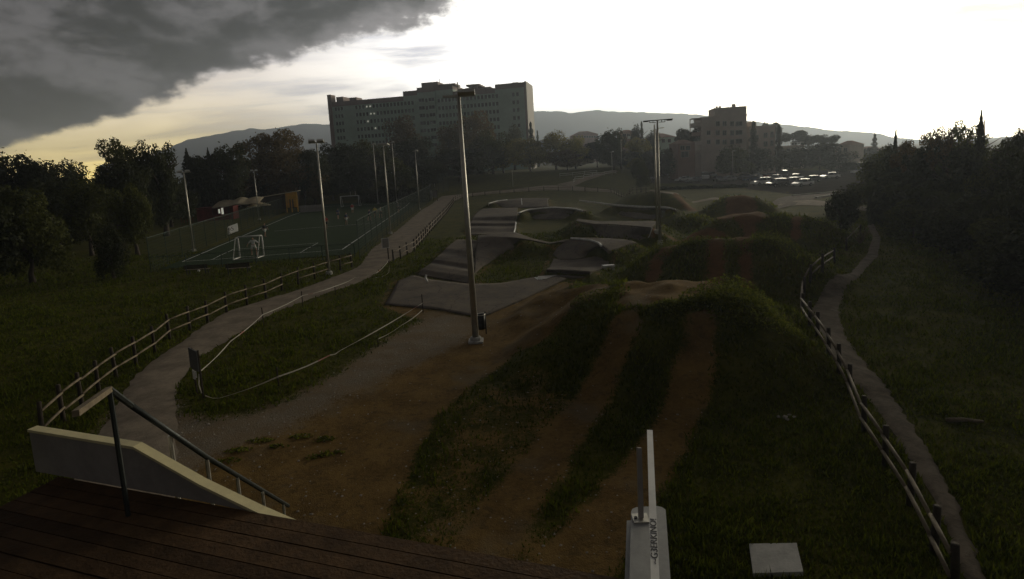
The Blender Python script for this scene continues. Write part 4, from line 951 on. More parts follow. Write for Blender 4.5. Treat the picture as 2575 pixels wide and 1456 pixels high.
# the wood that closes the view behind: one mass
def wood(name, arc, hts, n, m):
    rng = random.Random(n); v = []
    for _ in range(n):
        k = rng.random(); px = arc[0] + (arc[1] - arc[0]) * k; Y = arc[2] + (arc[3] - arc[2]) * k + rng.uniform(-6, 6)
        hh = hts[0] + (hts[1] - hts[0]) * k; p0 = atY(px, 420, Y); lump = .75 + .25 * math.sin(p0[0] * .35) * math.sin(p0[0] * .13 + 2)
        p = Vector((p0[0], Y, hh * lump * rng.random() ** .6)); d = Vector((rng.gauss(0, 1), rng.gauss(0, 1) - .5, rng.gauss(0, 1) + .3)).normalized(); t = d.orthogonal().normalized(); q = d.cross(t); s_ = rng.uniform(.25, .7)
        v += [p - t * s_, p + q * s_ * .7, p + t * s_, p - q * s_ * .7]
    tag(place(name, big_mesh(name, [tuple(q) for q in v], np.arange(len(v)).reshape(-1, 4), MT[m])), kind='stuff', label='dark wood closing the view behind the nearer trees', cat=None)
wood('woodland', (-300, 800, 118, 150), (9, 8), 16000, 'leaf_dark')
wood('woodland', (760, 1250, 186, 196), (8, 7), 20000, 'leaf_dark')
wood('woodland', (1560, 2250, 206, 210), (7, 7), 12000, 'leaf_dark')
wood('undergrowth', (2190, 2700, 58, 26), (4.6, 4.2), 16000, 'leaf_dark')

# ------------------------------------------------------------------ lamp posts
pole_unit = {}
def pole_mesh(h, r0_, r1_):
    mb = MB(); mb.tube([(0, 0, 0), (0, 0, h * .5), (0, 0, h)], [r0_, (r0_ + r1_) / 2, r1_], 10); return mb.mesh('pole', MT['galv'], True)
def lamp(base, h, label, arms, rot=0.0, r=(.10, .055), headw=.45, foot=True, group='floodlight poles'):
    p = GT(*base); o = thing('lamp_post', label, 'lamp post', p, rot, group)
    place('pole', pole_mesh(h, *r), o)
    if foot: MB().lathe([(0, .25), (.22, .25), (.25, .2), (.25, -.2)], 10).build('footing', MT['concrete'], o)
    if arms:
        L = max(abs(a) for a in arms) + .3
        MB().beam((-L, 0, h - .06), (L, 0, h - .06), .09, .09).build('crossbar', MT['galv'], o)
        for a in arms:
            mb = MB(); R = Matrix.Rotation(rad(-18), 3, 'X'); mb.box((a, -.16, h + .04), (headw, .42, .14), tilt=R); mb.box((a, -.16, h + .13), (headw * .6, .2, .06), tilt=R)
            mb.bar((a, 0, h - .05), (a, -.1, h + .02), .025); mb.build('lamp_head', MT['whitepaint'], o)
    return o
main = lamp((1197, 860), 10.65, 'tall steel lamp post standing alone in front of the asphalt pad', [.35], rad(8), (.15, .075), .7)
main.rotation_euler = (0, rad(-.35), 0)
MB().bar((0, 0, 10.6), (0, 0, 11.15), .025).build('spike', MT['galv'], main)
MB().b6(-.32, .32, -.3, .3, -.05, .09).build('base_slab', MT['concrete'], main)
lamp((828, 690), 10.1, 'floodlight pole beside the wooden fence at the near corner of the pitch', [-.3, .3], .2)
lamp((487, 632), 8.7, 'leftmost floodlight pole with a flat white head', [-.35, .35], .5)
lamp((652, 553), 8.9, 'floodlight pole rising in front of the tent roof', [-.35, .35], .5)
lamp((982, 588), 10.7, 'floodlight pole at the path edge halfway along the pitch', [-.35, .1, .5], -.2)
lamp((1055, 527), 10.9, 'floodlight pole at the far end of the gravel path', [.3], -.2)
lamp((951, 513), 13.2, 'left one of two poles behind the far goal line', [.25], 0)
lamp((998, 511), 13.4, 'right one of two poles behind the far goal line', [.25], 0)
lamp((1093, 470), 6.2, 'short street lamp behind the mesh gate', [.3], 0, (.06, .04), .35, False)
lamp((1290, 470), 4.5, 'small path lamp on the far lawn', [.2], 0, (.05, .04), .35, False)
lamp((1540, 440), 6.4, 'street lamp above the white handrails', [.3], 0, (.07, .04), .5, False)
lamp((1564, 436), 9.8, 'thin tall pole left of the double lamp', [], 0, (.07, .04), .5, False)
lamp((1843, 455), 7.6, 'street lamp in front of the apartment block', [.25], 0, (.07, .04), .55, False)
rp = lamp((1660, 612), 10.2, 'nearer pole of the double lamp carrying a wide crossbar with brackets', [], rad(-4), (.12, .075))
mb = MB(); mb.beam((-1.15, 0, 10.2), (1.25, 0, 10.24), .10, .07); mb.build('crossbar', MT['darkmetal'], rp)
for s_ in (-1, 1):
    mb = MB(); mb.beam((s_ * .12, 0, 10.05), (s_ * .62, 0, 10.05), .05, .05); mb.beam((s_ * .62, 0, 10.05), (s_ * .62, 0, 10.22), .05, .05); mb.beam((s_ * .35, 0, 10.05), (s_ * .35, 0, 10.2), .04, .04)
    mb.box((s_ * .95, -.1, 10.16), (.4, .35, .08)); mb.build('lamp_head', MT['darkmetal'], rp)
MB().bar((0, 0, 10.0), (.05, 0, 9.55), .03).beam((.06, -.05, 9.55), (.5, -.05, 9.58), .2, .05).build('side_lamp', MT['galv'], rp)
lamp((1652, 585), 9.2, 'farther thin pole of the double lamp', [], 0, (.09, .06))

# ------------------------------------------------------------------ post and rail fences
postm = MB().tube([(0, 0, -.25), (0, 0, .55), (.008, 0, 1.0)], [.075, .07, .066], 8).mesh('post', MT['woodpost'], True)
railm = MB().tube([(0, 0, 0), (.5, 0, .006), (1, 0, 0)], [.040, .043, .039], 7).mesh('rail', MT['wood'], True)
frng = random.Random(3)
def rail_fence(label, pts, h, missing=(), rails=(.84, .40), group='post and rail fences', spacing=None, lean=0.02):
    W3 = [GT(*p) for p in pts]
    if spacing:
        P3 = np.array(W3); d = np.r_[0, np.cumsum(np.linalg.norm(np.diff(P3, axis=0), axis=1))]; t = np.linspace(0, d[-1], int(d[-1] / spacing) + 1)
        W3 = [np.array([np.interp(k, d, P3[:, 0]), np.interp(k, d, P3[:, 1]), 0]) for k in t]
        for p in W3: p[2] = T(p[0], p[1])
    o = thing('rail_fence', label, 'fence', W3[0], 0, group); O = W3[0]
    for p in W3:
        place('post', postm, o, p - O, (frng.gauss(0, lean), frng.gauss(0, lean), frng.uniform(0, 3)), (1, 1, h * frng.uniform(1.03, 1.10)))
    for i, (a, b) in enumerate(zip(W3[:-1], W3[1:])):
        d = b - a; L = np.linalg.norm(d); e = math.atan2(d[2], math.hypot(d[0], d[1])); az = math.atan2(d[1], d[0]); side = np.array([math.sin(az), -math.cos(az), 0]) * .075
        for j, r_ in enumerate(rails):
            if (i, j) in missing: continue
            dz = frng.gauss(0, .015)
            place('rail', railm, o, a - O + side + np.array([0, 0, h * r_ + dz]), (0, -e + frng.gauss(0, .006), az), (L * 1.01, 1, 1))
    return o
rail_fence('curving wooden post and rail fence along the left side of the gravel path',
           [(110, 1110), (160, 1060), (207, 1022), (249, 985), (293, 950), (343, 918), (390, 886), (427, 853), (478, 831), (523, 812), (570, 786), (622, 767), (670, 751), (709, 732), (750, 716), (792, 702), (826, 690), (856, 681), (885, 672)], 1.17, {(13, 1), (16, 1)})
rail_fence('closely posted wooden fence between the gravel path and the pump track', [(990, 662), (1017, 645), (1043, 632), (1074, 594), (1095, 569), (1122, 539), (1142, 509), (1162, 499)], 1.1, {(0, 1), (7, 0)}, spacing=2.0)
rail_fence('low wooden fence along the far path behind the pump track', [(1162, 500), (1205, 492), (1250, 489), (1300, 484), (1380, 480), (1440, 480), (1540, 484), (1600, 487), (1650, 490)], 1.0, {(3, 1), (8, 0), (8, 1), (13, 1)}, spacing=3.4)
rail_fence('wooden fence bending down beside the dark side path', [(2163, 592), (2128, 632), (2098, 660), (2068, 684), (2038, 712), (2022, 745), (2018, 790), (2036, 822), (2055, 848), (2084, 893), (2110, 938), (2136, 990), (2172, 1085), (2226, 1170), (2288, 1270), (2348, 1392), (2400, 1500)], .92, {(0, 1), (1, 0), (1, 1), (4, 1)})
wrail = MB().tube([(0, 0, 0), (1, 0, 0)], .055, 7).mesh('rail', MT['whitepaint'], True); wpost = MB().tube([(0, 0, -.2), (0, 0, 1)], .05, 7).mesh('post', MT['whitepaint'], True)
def handrail(label, pts, h=1.05):
    W3 = [GT(*p) for p in pts]; o = thing('handrail', label, 'handrail', W3[0], 0, 'white handrails on the ramp path')
    for p in W3: place('post', wpost, o, p - W3[0], (0, 0, 0), (1, 1, h))
    for a, b in zip(W3[:-1], W3[1:]):
        d = b - a
        for r_ in (.98, .5): place('rail', wrail, o, a - W3[0] + np.array([0, 0, h * r_]), (0, 0, math.atan2(d[1], d[0])), (np.linalg.norm(d), 1, 1))
handrail('farther white handrail of the ramp path', [(1408, 446), (1440, 443), (1470, 440), (1501, 437)])
handrail('nearer white handrail of the ramp path with a bent end', [(1442, 462), (1446, 455), (1468, 449), (1490, 445), (1520, 441), (1549, 437)])

# mesh fence round the pitch
fpost = MB().tube([(0, 0, -.1), (0, 0, 1)], .035, 6).mesh('post', MT['greenmetal'])
def net_mesh(L, h, cell=.28, r=.006):
    mb = MB()
    for i in range(int(L / cell) + 1): mb.beam((min(L, i * cell), 0, .05), (min(L, i * cell), 0, h), r * 2, r * 2, upv=(0, 1, 0))
    for k in range(int(h / cell) + 1): mb.beam((0, 0, .05 + k * cell), (L, 0, .05 + k * cell), r * 2, r * 2)
    return mb.mesh('mesh_panel', MT['greenmetal'])
def net_fence(label, pts, h, spacing=3.0, rail=True):
    W3 = [GT(*p) for p in pts]; o = thing('mesh_fence', label, 'fence', W3[0], 0, 'green mesh fences round the pitch'); O = W3[0]
    for a, b in zip(W3[:-1], W3[1:]):
        d = b - a; L = np.linalg.norm(d); n_ = max(1, int(round(L / spacing))); az = math.atan2(d[1], d[0]); nm_ = net_mesh(L / n_, h)
        for k in range(n_):
            p = a + d * k / n_; place('post', fpost, o, p - O, (0, 0, 0), (1, 1, h)); place('mesh_panel', nm_, o, p - O, (0, 0, az))
        if rail: MB().bar(a - O + np.array([0, 0, h]), b - O + np.array([0, 0, h]), .025).build('top_rail', MT['greenmetal'], o)
    place('post', fpost, o, W3[-1] - O, (0, 0, 0), (1, 1, h))
net_fence('green mesh fence along the path side of the pitch', [(905, 650), (950, 608), (1022, 552), (1062, 522), (1085, 503)], 3.4, 3.2)
net_fence('low green mesh fence behind the near goal', [(380, 684), (560, 672), (730, 660), (893, 648)], 1.3, 3.0)
net_fence('green mesh fence on the far left side of the pitch', [(380, 684), (520, 620), (640, 568), (715, 534)], 3.0, 4.0)
net_fence('tall dark mesh gate at the end of the gravel path', [(1103, 486), (1128, 480)], 4.5, 2.5)

# ------------------------------------------------------------------ goals
def goal(label, pl, pr, h, depth, dirv):
    a, b = GT(*pl), GT(*pr); a[2] += .1; b[2] += .1; o = thing('football_goal', label, 'goal', a, 0, 'football goals'); d = b - a; dv = np.array([*dirv, 0]) * depth; u = np.array([0, 0, h])
    mb = MB(); mb.tube([(0, 0, 0), u], .07, 8); mb.build('goal_post', MT['whitepaint'], o, smooth=True)
    MB().tube([d, d + u], .07, 8).build('goal_post', MT['whitepaint'], o, smooth=True)
    MB().tube([u, d + u], .07, 8).build('crossbar', MT['whitepaint'], o, smooth=True)
    mb = MB(); mb.tube([u, u + dv * .35, dv], .035, 6); mb.tube([d + u, d + u + dv * .35, d + dv], .035, 6); mb.tube([(0, 0, .06), dv], .06, 6); mb.tube([d, d + dv], .06, 6); mb.tube([dv, d + dv], .04, 6); mb.build('goal_frame', MT['whitepaint'], o)
    mb = MB(); N = 12
    for i in range(N + 1):
        k = d * i / N; mb.tube([k + u, k + u + dv * .35, k + dv], .004, 3)
    for t in np.linspace(0, 1, 8):
        q = u + dv * .35 + (dv - u - dv * .35) * t; mb.tube([q, d + q], .006, 3)
        mb.tube([u * (1 - t), u * (1 - t) + dv * (.35 + .65 * t)], .006, 3); mb.tube([d + u * (1 - t), d + u * (1 - t) + dv * (.35 + .65 * t)], .006, 3)
    tag(mb.build('net', MT['signback'], o), kind='stuff')
goal('white football goal at the near end of the pitch with a keeper before it', (604, 651), (664, 646), 2.0, 1.1, (-.12, -1))
goal('white football goal at the far end of the pitch', (858, 522), (903, 519), 2.3, 1.3, (.1, 1))

# ------------------------------------------------------------------ huts, tent, sheds
def obox(o, name, x0, x1, y0, y1, z0, z1, m): return MB().b6(x0, x1, y0, y1, z0, z1).build(name, MT[m], o)
p = GT(562, 552); kiosk = thing('snack_hut', 'red boarded snack hut under the patched tent roof', 'hut', p, .18)
obox(kiosk, 'back_wall', -4.2, 2.2, 2.2, 2.35, 0, 2.4, 'redhut'); obox(kiosk, 'side_wall', -4.2, -4.05, -1.2, 2.2, 0, 2.4, 'redhut'); obox(kiosk, 'front_wall', -4.05, -1.4, -1.2, -1.05, 0, 2.3, 'redhut'); obox(kiosk, 'counter', -1.4, 2.2, -1.2, -.9, 0, 1.05, 'redhut')
obox(kiosk, 'side_wall', 2.05, 2.2, -.9, 2.2, 0, 2.4, 'redhut')
MB().b6(.2, .55, -1.3, -1.22, 1.1, 2.3).b6(-.35, -.05, -1.3, -1.22, 1.3, 2.1).build('lit_window', MT['lit'], kiosk)
mb = MB(); mb.beam((-4.4, -1.3, 2.5), (2.4, -1.3, 2.5), .1, .12); mb.b6(-4.3, 2.3, -1.3, 2.4, 2.42, 2.5); mb.build('roof', MT['redhut'], kiosk)
for k in range(5): MB().bar((-4.9 - .5 * k, -1.4, 0), (-4.9 - .5 * k, -1.4, 1.1), .05).build('post', MT['redhut'], kiosk)
p = GT(610, 548); tent = thing('tent', 'pale canvas tent roof with three sagging peaks beside the red hut', 'tent', p, .2)
NXT, NYT = 25, 9; vv = []
for j in range(NYT):
    for i in range(NXT):
        u, v = i / (NXT - 1), j / (NYT - 1); x_ = -4.6 + 8.4 * u; y_ = -2.4 + 4.6 * v
        z_ = 2.55 + 1.0 * (v ** .8) * (0.8 + .35 * abs(math.sin(u * 3 * math.pi))) + .35 * u - .10 * math.sin(u * 9) - .25 * (1 - v) * abs(math.cos(u * 3 * math.pi)) * .5
        vv.append((x_, y_, z_))
ff = [(j * NXT + i, j * NXT + i + 1, (j + 1) * NXT + i + 1, (j + 1) * NXT + i) for j in range(NYT - 1) for i in range(NXT - 1)]
cv = place('canvas', big_mesh('canvas', vv, ff, MT['canvas'], True), tent); md = cv.modifiers.new('thick', 'SOLIDIFY'); md.thickness = .03
for x_ in (-4.5, -1.7, 1.1, 3.7):
    for y_ in (-2.3, 2.1): MB().bar((x_, y_, 0), (x_, y_, 2.55 if y_ < 0 else 3.5), .04).build('pole', MT['darkmetal'], tent)
def parasol(px, py, label, h=2.5, r=1.3):
    p = GT(px, py); o = thing('parasol', label, 'parasol', p, 0, 'parasols beside the tent'); MB().bar((0, 0, 0), (0, 0, h), .03).build('pole', MT['darkmetal'], o)
    MB().lathe([(0, h + .1), (r * .5, h - .15), (r, h - .42), (r * .98, h - .5)], 8).build('canopy', MT['canvas'], o)
parasol(640, 546, 'pale parasol left of the second floodlight pole'); parasol(655, 543, 'pale parasol behind the second floodlight pole', 2.8); parasol(668, 542, 'pale parasol between the floodlight pole and the ochre hut')
p = GT(718, 535); hut = thing('wooden_hut', 'ochre fronted wooden hut with a slanting roof on stilts', 'hut', p, .22)
obox(hut, 'side_wall', -4.2, .3, .1, 3.2, 1.0, 3.5, 'woodpost'); obox(hut, 'gable', .3, 2.6, 0, .15, 2.9, 4.2, 'yellowhut')
for x_ in (.36, 1.35, 2.5): obox(hut, 'post', x_ - .1, x_ + .1, -.02, .14, 0, 2.9, 'yellowhut')
obox(hut, 'front_wall', .5, 2.35, .2, .32, 1.0, 2.9, 'yellowhut'); obox(hut, 'door', .95, 1.75, .12, .19, 1.0, 2.7, 'wood'); obox(hut, 'front_wall', .3, 2.6, 3.1, 3.2, 1.0, 4.0, 'woodpost')
mb = MB(); mb.add([(-4.5, -.4, 3.45), (2.9, -.4, 4.3), (2.9, 3.5, 4.3), (-4.5, 3.5, 3.45), (-4.5, -.4, 3.57), (2.9, -.4, 4.42), (2.9, 3.5, 4.42), (-4.5, 3.5, 3.57)], [(3, 2, 1, 0), (4, 5, 6, 7), (0, 1, 5, 4), (1, 2, 6, 5), (2, 3, 7, 6), (3, 0, 4, 7)]); mb.build('roof', MT['canvas'], hut)
obox(hut, 'floor', -4.2, 2.6, 0, 3.2, .85, 1.0, 'woodpost')
for x_ in (-4, -2, 0): MB().bar((x_, .2, 0), (x_, .2, .86), .1).build('stilt', MT['wood'], hut)
# pale screen wall right of the hut
p = GT(755, 536); q = GT(830, 531); o = thing('screen_wall', 'low pale screen wall between the ochre hut and the far goal', 'wall', p, math.atan2(q[1] - p[1], q[0] - p[0])); L = np.linalg.norm(q - p)
nn_ = int(L / 1.2); brd = MB().b6(0, 1.17, -.05, .05, .1, 1.5).mesh('panel', MT['greypanel'])
for k in range(nn_): place('panel', brd, o, (k * 1.2, 0, 0))
# basketball board
p = GT(893, 492); o = thing('basketball_hoop', 'white basketball board on a post behind the far goal', 'basketball hoop', p, .1)
MB().bar((0, .6, 0), (0, .5, 3.4), .09).beam((0, .5, 3.3), (0, .05, 3.3), .08, .08).build('post', MT['galv'], o); MB().b6(-1.1, 1.1, -.03, .03, 2.9, 4.2).build('board', MT['whitepaint'], o)
MB().tube([(.23 * math.cos(a), -.28 + .23 * math.sin(a), 3.05) for a in np.linspace(0, 6.283, 13)], .02, 5).build('rim', MT['cloth_red'], o); MB().b6(-.3, .3, -.05, -.032, 3.15, 3.6).build('target_square', MT['cloth_grey'], o)
# pale stack lamp over the board
p = GT(882, 494); o = thing('lamp_post', 'mushroom shaped white lamp left above the basketball board', 'lamp post', p, 0)
MB().bar((0, 0, 0), (0, 0, 5.6), .06).build('pole', MT['galv'], o); MB().lathe([(0, 6.5), (.55, 6.25), (.9, 5.8), (.2, 5.75)], 10).lathe([(1.3, 5.45), (.2, 5.65), (0, 5.65)], 10).lathe([(1.0, 5.1), (.1, 5.25), (0, 5.25)], 10).build('lamp_shade', MT['whitepaint'], o, smooth=True)
# notice boards by the gate
o = thing('notice_board', 'pale double notice board at the end of the gravel path', 'sign', GT(1092, 505), -.5)
for x_ in (-1.3, -.2, .9): MB().bar((x_, 0, 0), (x_, 0, 2.4), .06).build('post', MT['woodpost'], o)
MB().b6(-1.25, -.25, -.05, .02, 1.0, 2.3).build('board', MT['concrete'], o); MB().b6(-.15, .85, -.05, .02, .7, 2.3).build('board', MT['greypanel'], o); MB().b6(-1.15, -.5, -.07, -.052, 1.8, 2.25).b6(-1.1, -.45, -.07, -.052, .4, .98).build('poster', MT['whitepaint'], o)
o = thing('bollard_sign', 'small white upright panel on the far lawn', 'sign', GT(1080, 470), 0); MB().bar((0, 0, 0), (0, 0, 1.2), .05).build('post', MT['darkmetal'], o); MB().b6(-.35, .35, -.06, .06, 1.1, 2.9).build('panel', MT['whitepaint'], o)
# flag banner behind the near goal
p = GT(578, 610); o = thing('banner', 'white banner with dark scrawled letters hung on the far mesh fence', 'banner', p, -.1)
MB().bar((0, 0, 0), (0, 0, 2.4), .04).build('post', MT['greenmetal'], o)
bv = []; bx, bz = 9, 6
for j in range(bz):
    for i in range(bx): u, v = i / (bx - 1), j / (bz - 1); bv.append((-.1 + 1.35 * u, -.06 + .07 * math.sin(u * 7 + v * 2), .95 + .95 * v + .42 * u + .03 * math.sin(v * 9)))
bf = [(j * bx + i, j * bx + i + 1, (j + 1) * bx + i + 1, (j + 1) * bx + i) for j in range(bz - 1) for i in range(bx - 1)]
cl_ = place('cloth', big_mesh('cloth', bv, bf, MT['flagcloth'], True), o); md = cl_.modifiers.new('thick', 'SOLIDIFY'); md.thickness = .015
def text_mesh(s, size, m, depth=.004):
    cu = bpy.data.curves.new('lettering', 'FONT'); cu.body = s; cu.size = size; cu.extrude = depth; cu.align_x = 'CENTER'
    ob = bpy.data.objects.new('lettering', cu); COL.objects.link(ob); dg = bpy.context.evaluated_depsgraph_get()
    me = bpy.data.meshes.new_from_object(ob.evaluated_get(dg)); COL.objects.unlink(ob); bpy.data.objects.remove(ob); me.materials.clear(); me.materials.append(m); me.name = 'lettering'
    return me
place('lettering', text_mesh('R5', .62, MT['black']), o, (.52, -.16, 1.45), (rad(90), rad(-17), 0)); place('lettering', text_mesh('E', .42, MT['black']), o, (.3, -.15, 1.08), (rad(90), rad(-17), 0))

# ------------------------------------------------------------------ benches
def bench(px, py, label, rz):
    o = thing('park_bench', label, 'bench', GT(px, py), rz, 'benches on the lawn before the pitch')
    for x_ in (-.75, .75): MB().beam((x_, -.22, 0), (x_, -.2, .43), .06, .05).beam((x_, .22, 0), (x_, .3, .85), .06, .05).beam((x_, -.24, .40), (x_, .24, .40), .05, .05).build('leg', MT['darkmetal'], o)
    for k in range(4): MB().b6(-.95, .95, -.24 + k * .12, -.14 + k * .12, .43, .46).build('seat_slat', MT['wood'], o)
    for k in range(3): MB().b6(-.95, .95, .215 + .02 * k, .245 + .02 * k, .52 + k * .12, .62 + k * .12).build('back_slat', MT['woodpost'], o)
bench(498, 690, 'left dark bench on the lawn behind the near goal', 3.2); bench(602, 687, 'right dark bench on the lawn behind the near goal', 3.25)

# ------------------------------------------------------------------ sign boards, barrier tape, stakes
p = GT(512, 1000); o = thing('sign_board', 'leaning grey sign board at the near tip of the grass island', 'sign', p, rad(-42))
MB().bar((-.62, 0, 0), (-.62, 0, 1.72), .04).build('post', MT['woodpost'], o); MB().bar((0, 0, 0), (0, 0, 1.75), .04).build('post', MT['woodpost'], o)
MB().b6(-.70, .08, -.085, -.045, 1.0, 1.75).build('board', MT['signback'], o)
MB().b6(-.55, -.38, -.09, -.062, .62, .95).build('paper', MT['whitepaint'], o); MB().b6(-.3, -.2, -.09, -.062, .72, .95).build('paper', MT['whitepaint'], o)
MB().tube([(0, -.05, .9), (.06, -.12, .55), (.03, -.06, .2)], .02, 5).build('tape_end', MT['tape'], o)
p = GT(978, 660); o = thing('sign_board', 'slim white framed sign beside the start of the close fence', 'sign', p, rad(30))
MB().bar((0, 0, 0), (0, 0, 2.15), .05).build('post', MT['woodpost'], o); MB().b6(-.5, .12, -.09, -.052, 1.25, 2.1).build('frame', MT['whitepaint'], o); MB().b6(-.45, .07, -.1, -.092, 1.3, 2.05).build('panel', MT['greypanel'], o)
def stake(px, py, label, h=.95): MB().bar((0, 0, -.1), (0, 0, h), .028, 6).build('stake', MT['woodpost'], thing('marker_stake', label, 'stake', GT(px, py), 0, 'stakes holding the barrier tape'))
stake(762, 772, 'stake holding the tape beside the gravel path, farther one'); stake(663, 818, 'stake holding the tape beside the gravel path, nearer one'); stake(1064, 786, 'dark stake at the far right end of the tape before the asphalt pad', 1.0)
stake(701, 973, 'stake below the middle of the front tape', .75); stake(951, 872, 'short pale stake at the near end of the second tape', .3); stake(844, 742, 'thin stake under the sagging tape near the fence gap', .6)
def tape(label, pts, w=.05):
    P3 = []
    for px, py, h in pts:
        q = G(px, py, h); z = T(q[0], q[1]); P3.append(G(px, py, h + z))
    P3 = np.array(P3); o = thing('barrier_tape', label, 'barrier tape', P3[0], 0, 'barrier tapes round the grass island'); k = 0; seg = []
    for a, b in zip(P3[:-1], P3[1:]):
        n_ = max(2, int(np.linalg.norm(b - a) / .5))
        for i in range(n_): seg.append(a + (b - a) * i / n_ + np.array([0, 0, -.05 * math.sin(math.pi * i / n_)]))
    seg.append(P3[-1]); seg = np.array(seg) - P3[0]; mb = MB(); tw = random.Random(5)
    vs_ = []
    for i, s_ in enumerate(seg):
        a_ = .25 + .9 * math.sin(i * .6); off = np.array([0, -math.sin(a_) * w, math.cos(a_) * w]) * .5; vs_ += [s_ + off, s_ - off]
    for i in range(len(seg) - 1): mb.add([vs_[2 * i], vs_[2 * i + 1], vs_[2 * i + 3], vs_[2 * i + 2]], [(0, 1, 2, 3)], 1 if (i % 14 == 9) else 0)
    ob = mb.build('tape', [MT['tape'], MT['tapered']], o); md = ob.modifiers.new('thick', 'SOLIDIFY'); md.thickness = .006
tape('long barrier tape between the gravel path and the grass island', [(505, 933, .95), (580, 858, .9), (661, 791, .88), (762, 743, .86), (845, 719, .6), (893, 698, .5), (945, 687, .6), (968, 667, .8), (978, 652, .9)])
tape('barrier tape along the front of the grass island', [(516, 995, .25), (553, 1001, .2), (700, 947, .72), (830, 893, .7), (855, 882, .7), (1063, 762, .85)])
tape('short second barrier tape below the front tape', [(952, 852, .3), (1010, 818, .35), (1062, 780, .35)])
tape('fallen loop of tape by the start of the close fence', [(945, 698, .03), (968, 692, .05), (978, 684, .25), (979, 668, .5)])

# bin by the lamp post
o = thing('litter_bin', 'dark litter bin right behind the foot of the lone lamp post', 'bin', GT(1212, 842), .3)
MB().lathe([(0, .28), (.17, .28), (.2, .95), (.17, .95), (.15, .35)], 12).build('bucket', MT['black'], o, smooth=True); MB().bar((.22, .05, 0), (.22, .05, 1.05), .03).build('post', MT['woodpost'], o)
MB().tube([(.2 * math.cos(a), .2 * math.sin(a), .96) for a in np.linspace(0, 6.283, 13)], .02, 5).build('rim', MT['galv'], o)
# concrete block, cover slab, rubble, log
o = thing('concrete_seat', 'small white concrete seat on the grass below the dirt jumps', 'seat', GT(1530, 677), .1)
MB().b6(-.42, .42, -.2, .2, .18, .30).build('seat', MT['whitepaint'], o); MB().b6(-.38, -.2, -.18, .18, -.1, .178).build('leg', MT['concrete'], o); MB().b6(.2, .38, -.18, .18, -.1, .178).build('leg', MT['concrete'], o)
c4 = [G(1884, 1367, .12), G(2003, 1365, .12), G(2020, 1437, .12), G(1894, 1441, .12)]; ctr = sum(c4) / 4
o = thing('cover_slab', 'pale rectangular cover slab lying on the dark grass at lower right', 'cover', (ctr[0], ctr[1], 0)); vv = [q - np.array([ctr[0], ctr[1], 0]) for q in c4]
MB().add([*(v - np.array([0, 0, .09]) for v in vv), *vv], [(0, 1, 2, 3), (7, 6, 5, 4), (0, 4, 5, 1), (1, 5, 6, 2), (2, 6, 7, 3), (3, 7, 4, 0)]).build('lid', MT['concrete'], o)
srng = random.Random(9)
def rock_mesh(seed):
    rng = random.Random(seed); bm = bmesh.new(); bmesh.ops.create_icosphere(bm, subdivisions=1, radius=1)
    for v in bm.verts: v.co *= rng.uniform(.7, 1.15); v.co.z *= .6
    me = bpy.data.meshes.new('rubble_stone'); bm.to_mesh(me); bm.free(); me.materials.append(MT['stone']); return me
RK = [rock_mesh(i) for i in range(4)]
for k, lab in enumerate(('largest pale stone of the rubble on the dark grass', 'left pale stone of the rubble on the dark grass', 'right pale stone of the rubble on the dark grass', 'nearest pale stone of the rubble on the dark grass', 'small pale stone behind the rubble')):
    q = GT(1975 + (0, -18, 22, 4, 10)[k], 1052 + (0, -2, -1, 5, -6)[k]); o = place('rubble_stone', RK[k % 4], None, q + np.array([0, 0, .03]), (0, 0, srng.uniform(0, 3)), (.11, .09, .09) if k == 0 else (.07, .06, .06)); tag(o, lab, 'stone', 'rubble stones')
o = thing('log', 'thin pale log lying in the dark grass at right', 'log', GT(2380, 1062), 0); a, b = GT(2378, 1062), GT(2470, 1066); MB().tube([(0, 0, .07), (b - a) * .5 + np.array([0, .02, .09]), b - a + np.array([0, 0, .07])], [.06, .055, .04], 7).build('stem', MT['wood'], o, smooth=True)
# bare white-ish shrub at the path bend
o = thing('bare_shrub', 'pale leafless shrub at the far end of the side path fence', 'shrub', GT(2163, 612), 0); mb = MB(); brng = random.Random(4)
for k in range(16):
    a_ = brng.uniform(0, 6.28); L = brng.uniform(.7, 1.6); e = Vector((math.cos(a_) * L * .5, math.sin(a_) * L * .5, L)); mid = e * .5 + Vector((brng.gauss(0, .1), brng.gauss(0, .1), .05)); mb.tube([(0, 0, 0), mid, e], [.03, .022, .008], 5)
    mb.tube([mid, mid + Vector((brng.gauss(0, .3), brng.gauss(0, .3), .35))], [.016, .006], 4)
mb.build('branches', MT['wood'], o)

# ------------------------------------------------------------------ deck, parapets, stair (the stand we look from)
ZD = 4.55
A0, B0 = G(519, 1266, ZD), G(1565, 1455, ZD); dd = (B0 - A0); dd[2] = 0; Ld = np.linalg.norm(dd); dd /= Ld; nb_ = np.array([dd[1], -dd[0], 0])   # towards us
deck = thing('viewing_deck', 'brown plank deck at the bottom of the picture', 'deck', A0, math.atan2(dd[1], dd[0]))
prng = random.Random(2)
for k in range(30):
    x0, x1 = -2.1, Ld + .05
    y1_ = -k * .146; mb = MB(); mb.b6(x0, x1, y1_ - .136, y1_, -.04 + prng.gauss(0, .0012), 0 + prng.gauss(0, .0015)); mb.build('plank', MT['deck'], deck)
for x_ in (-1.2, .6, 2.4, 4.0):
    MB().b6(x_ - .05, x_ + .05, -4.3, -.02, -.22, -.045).build('joist', MT['woodpost'], deck)
    for y_ in (-.3, -4.0): MB().bar((x_, y_, -ZD - .2), (x_, y_, -.23), .09).build('support_post', MT['woodpost'], deck)
MB().b6(-2.1, Ld + .05, -.012, .012, -.26, -.045).build('fascia', MT['woodpost'], deck)
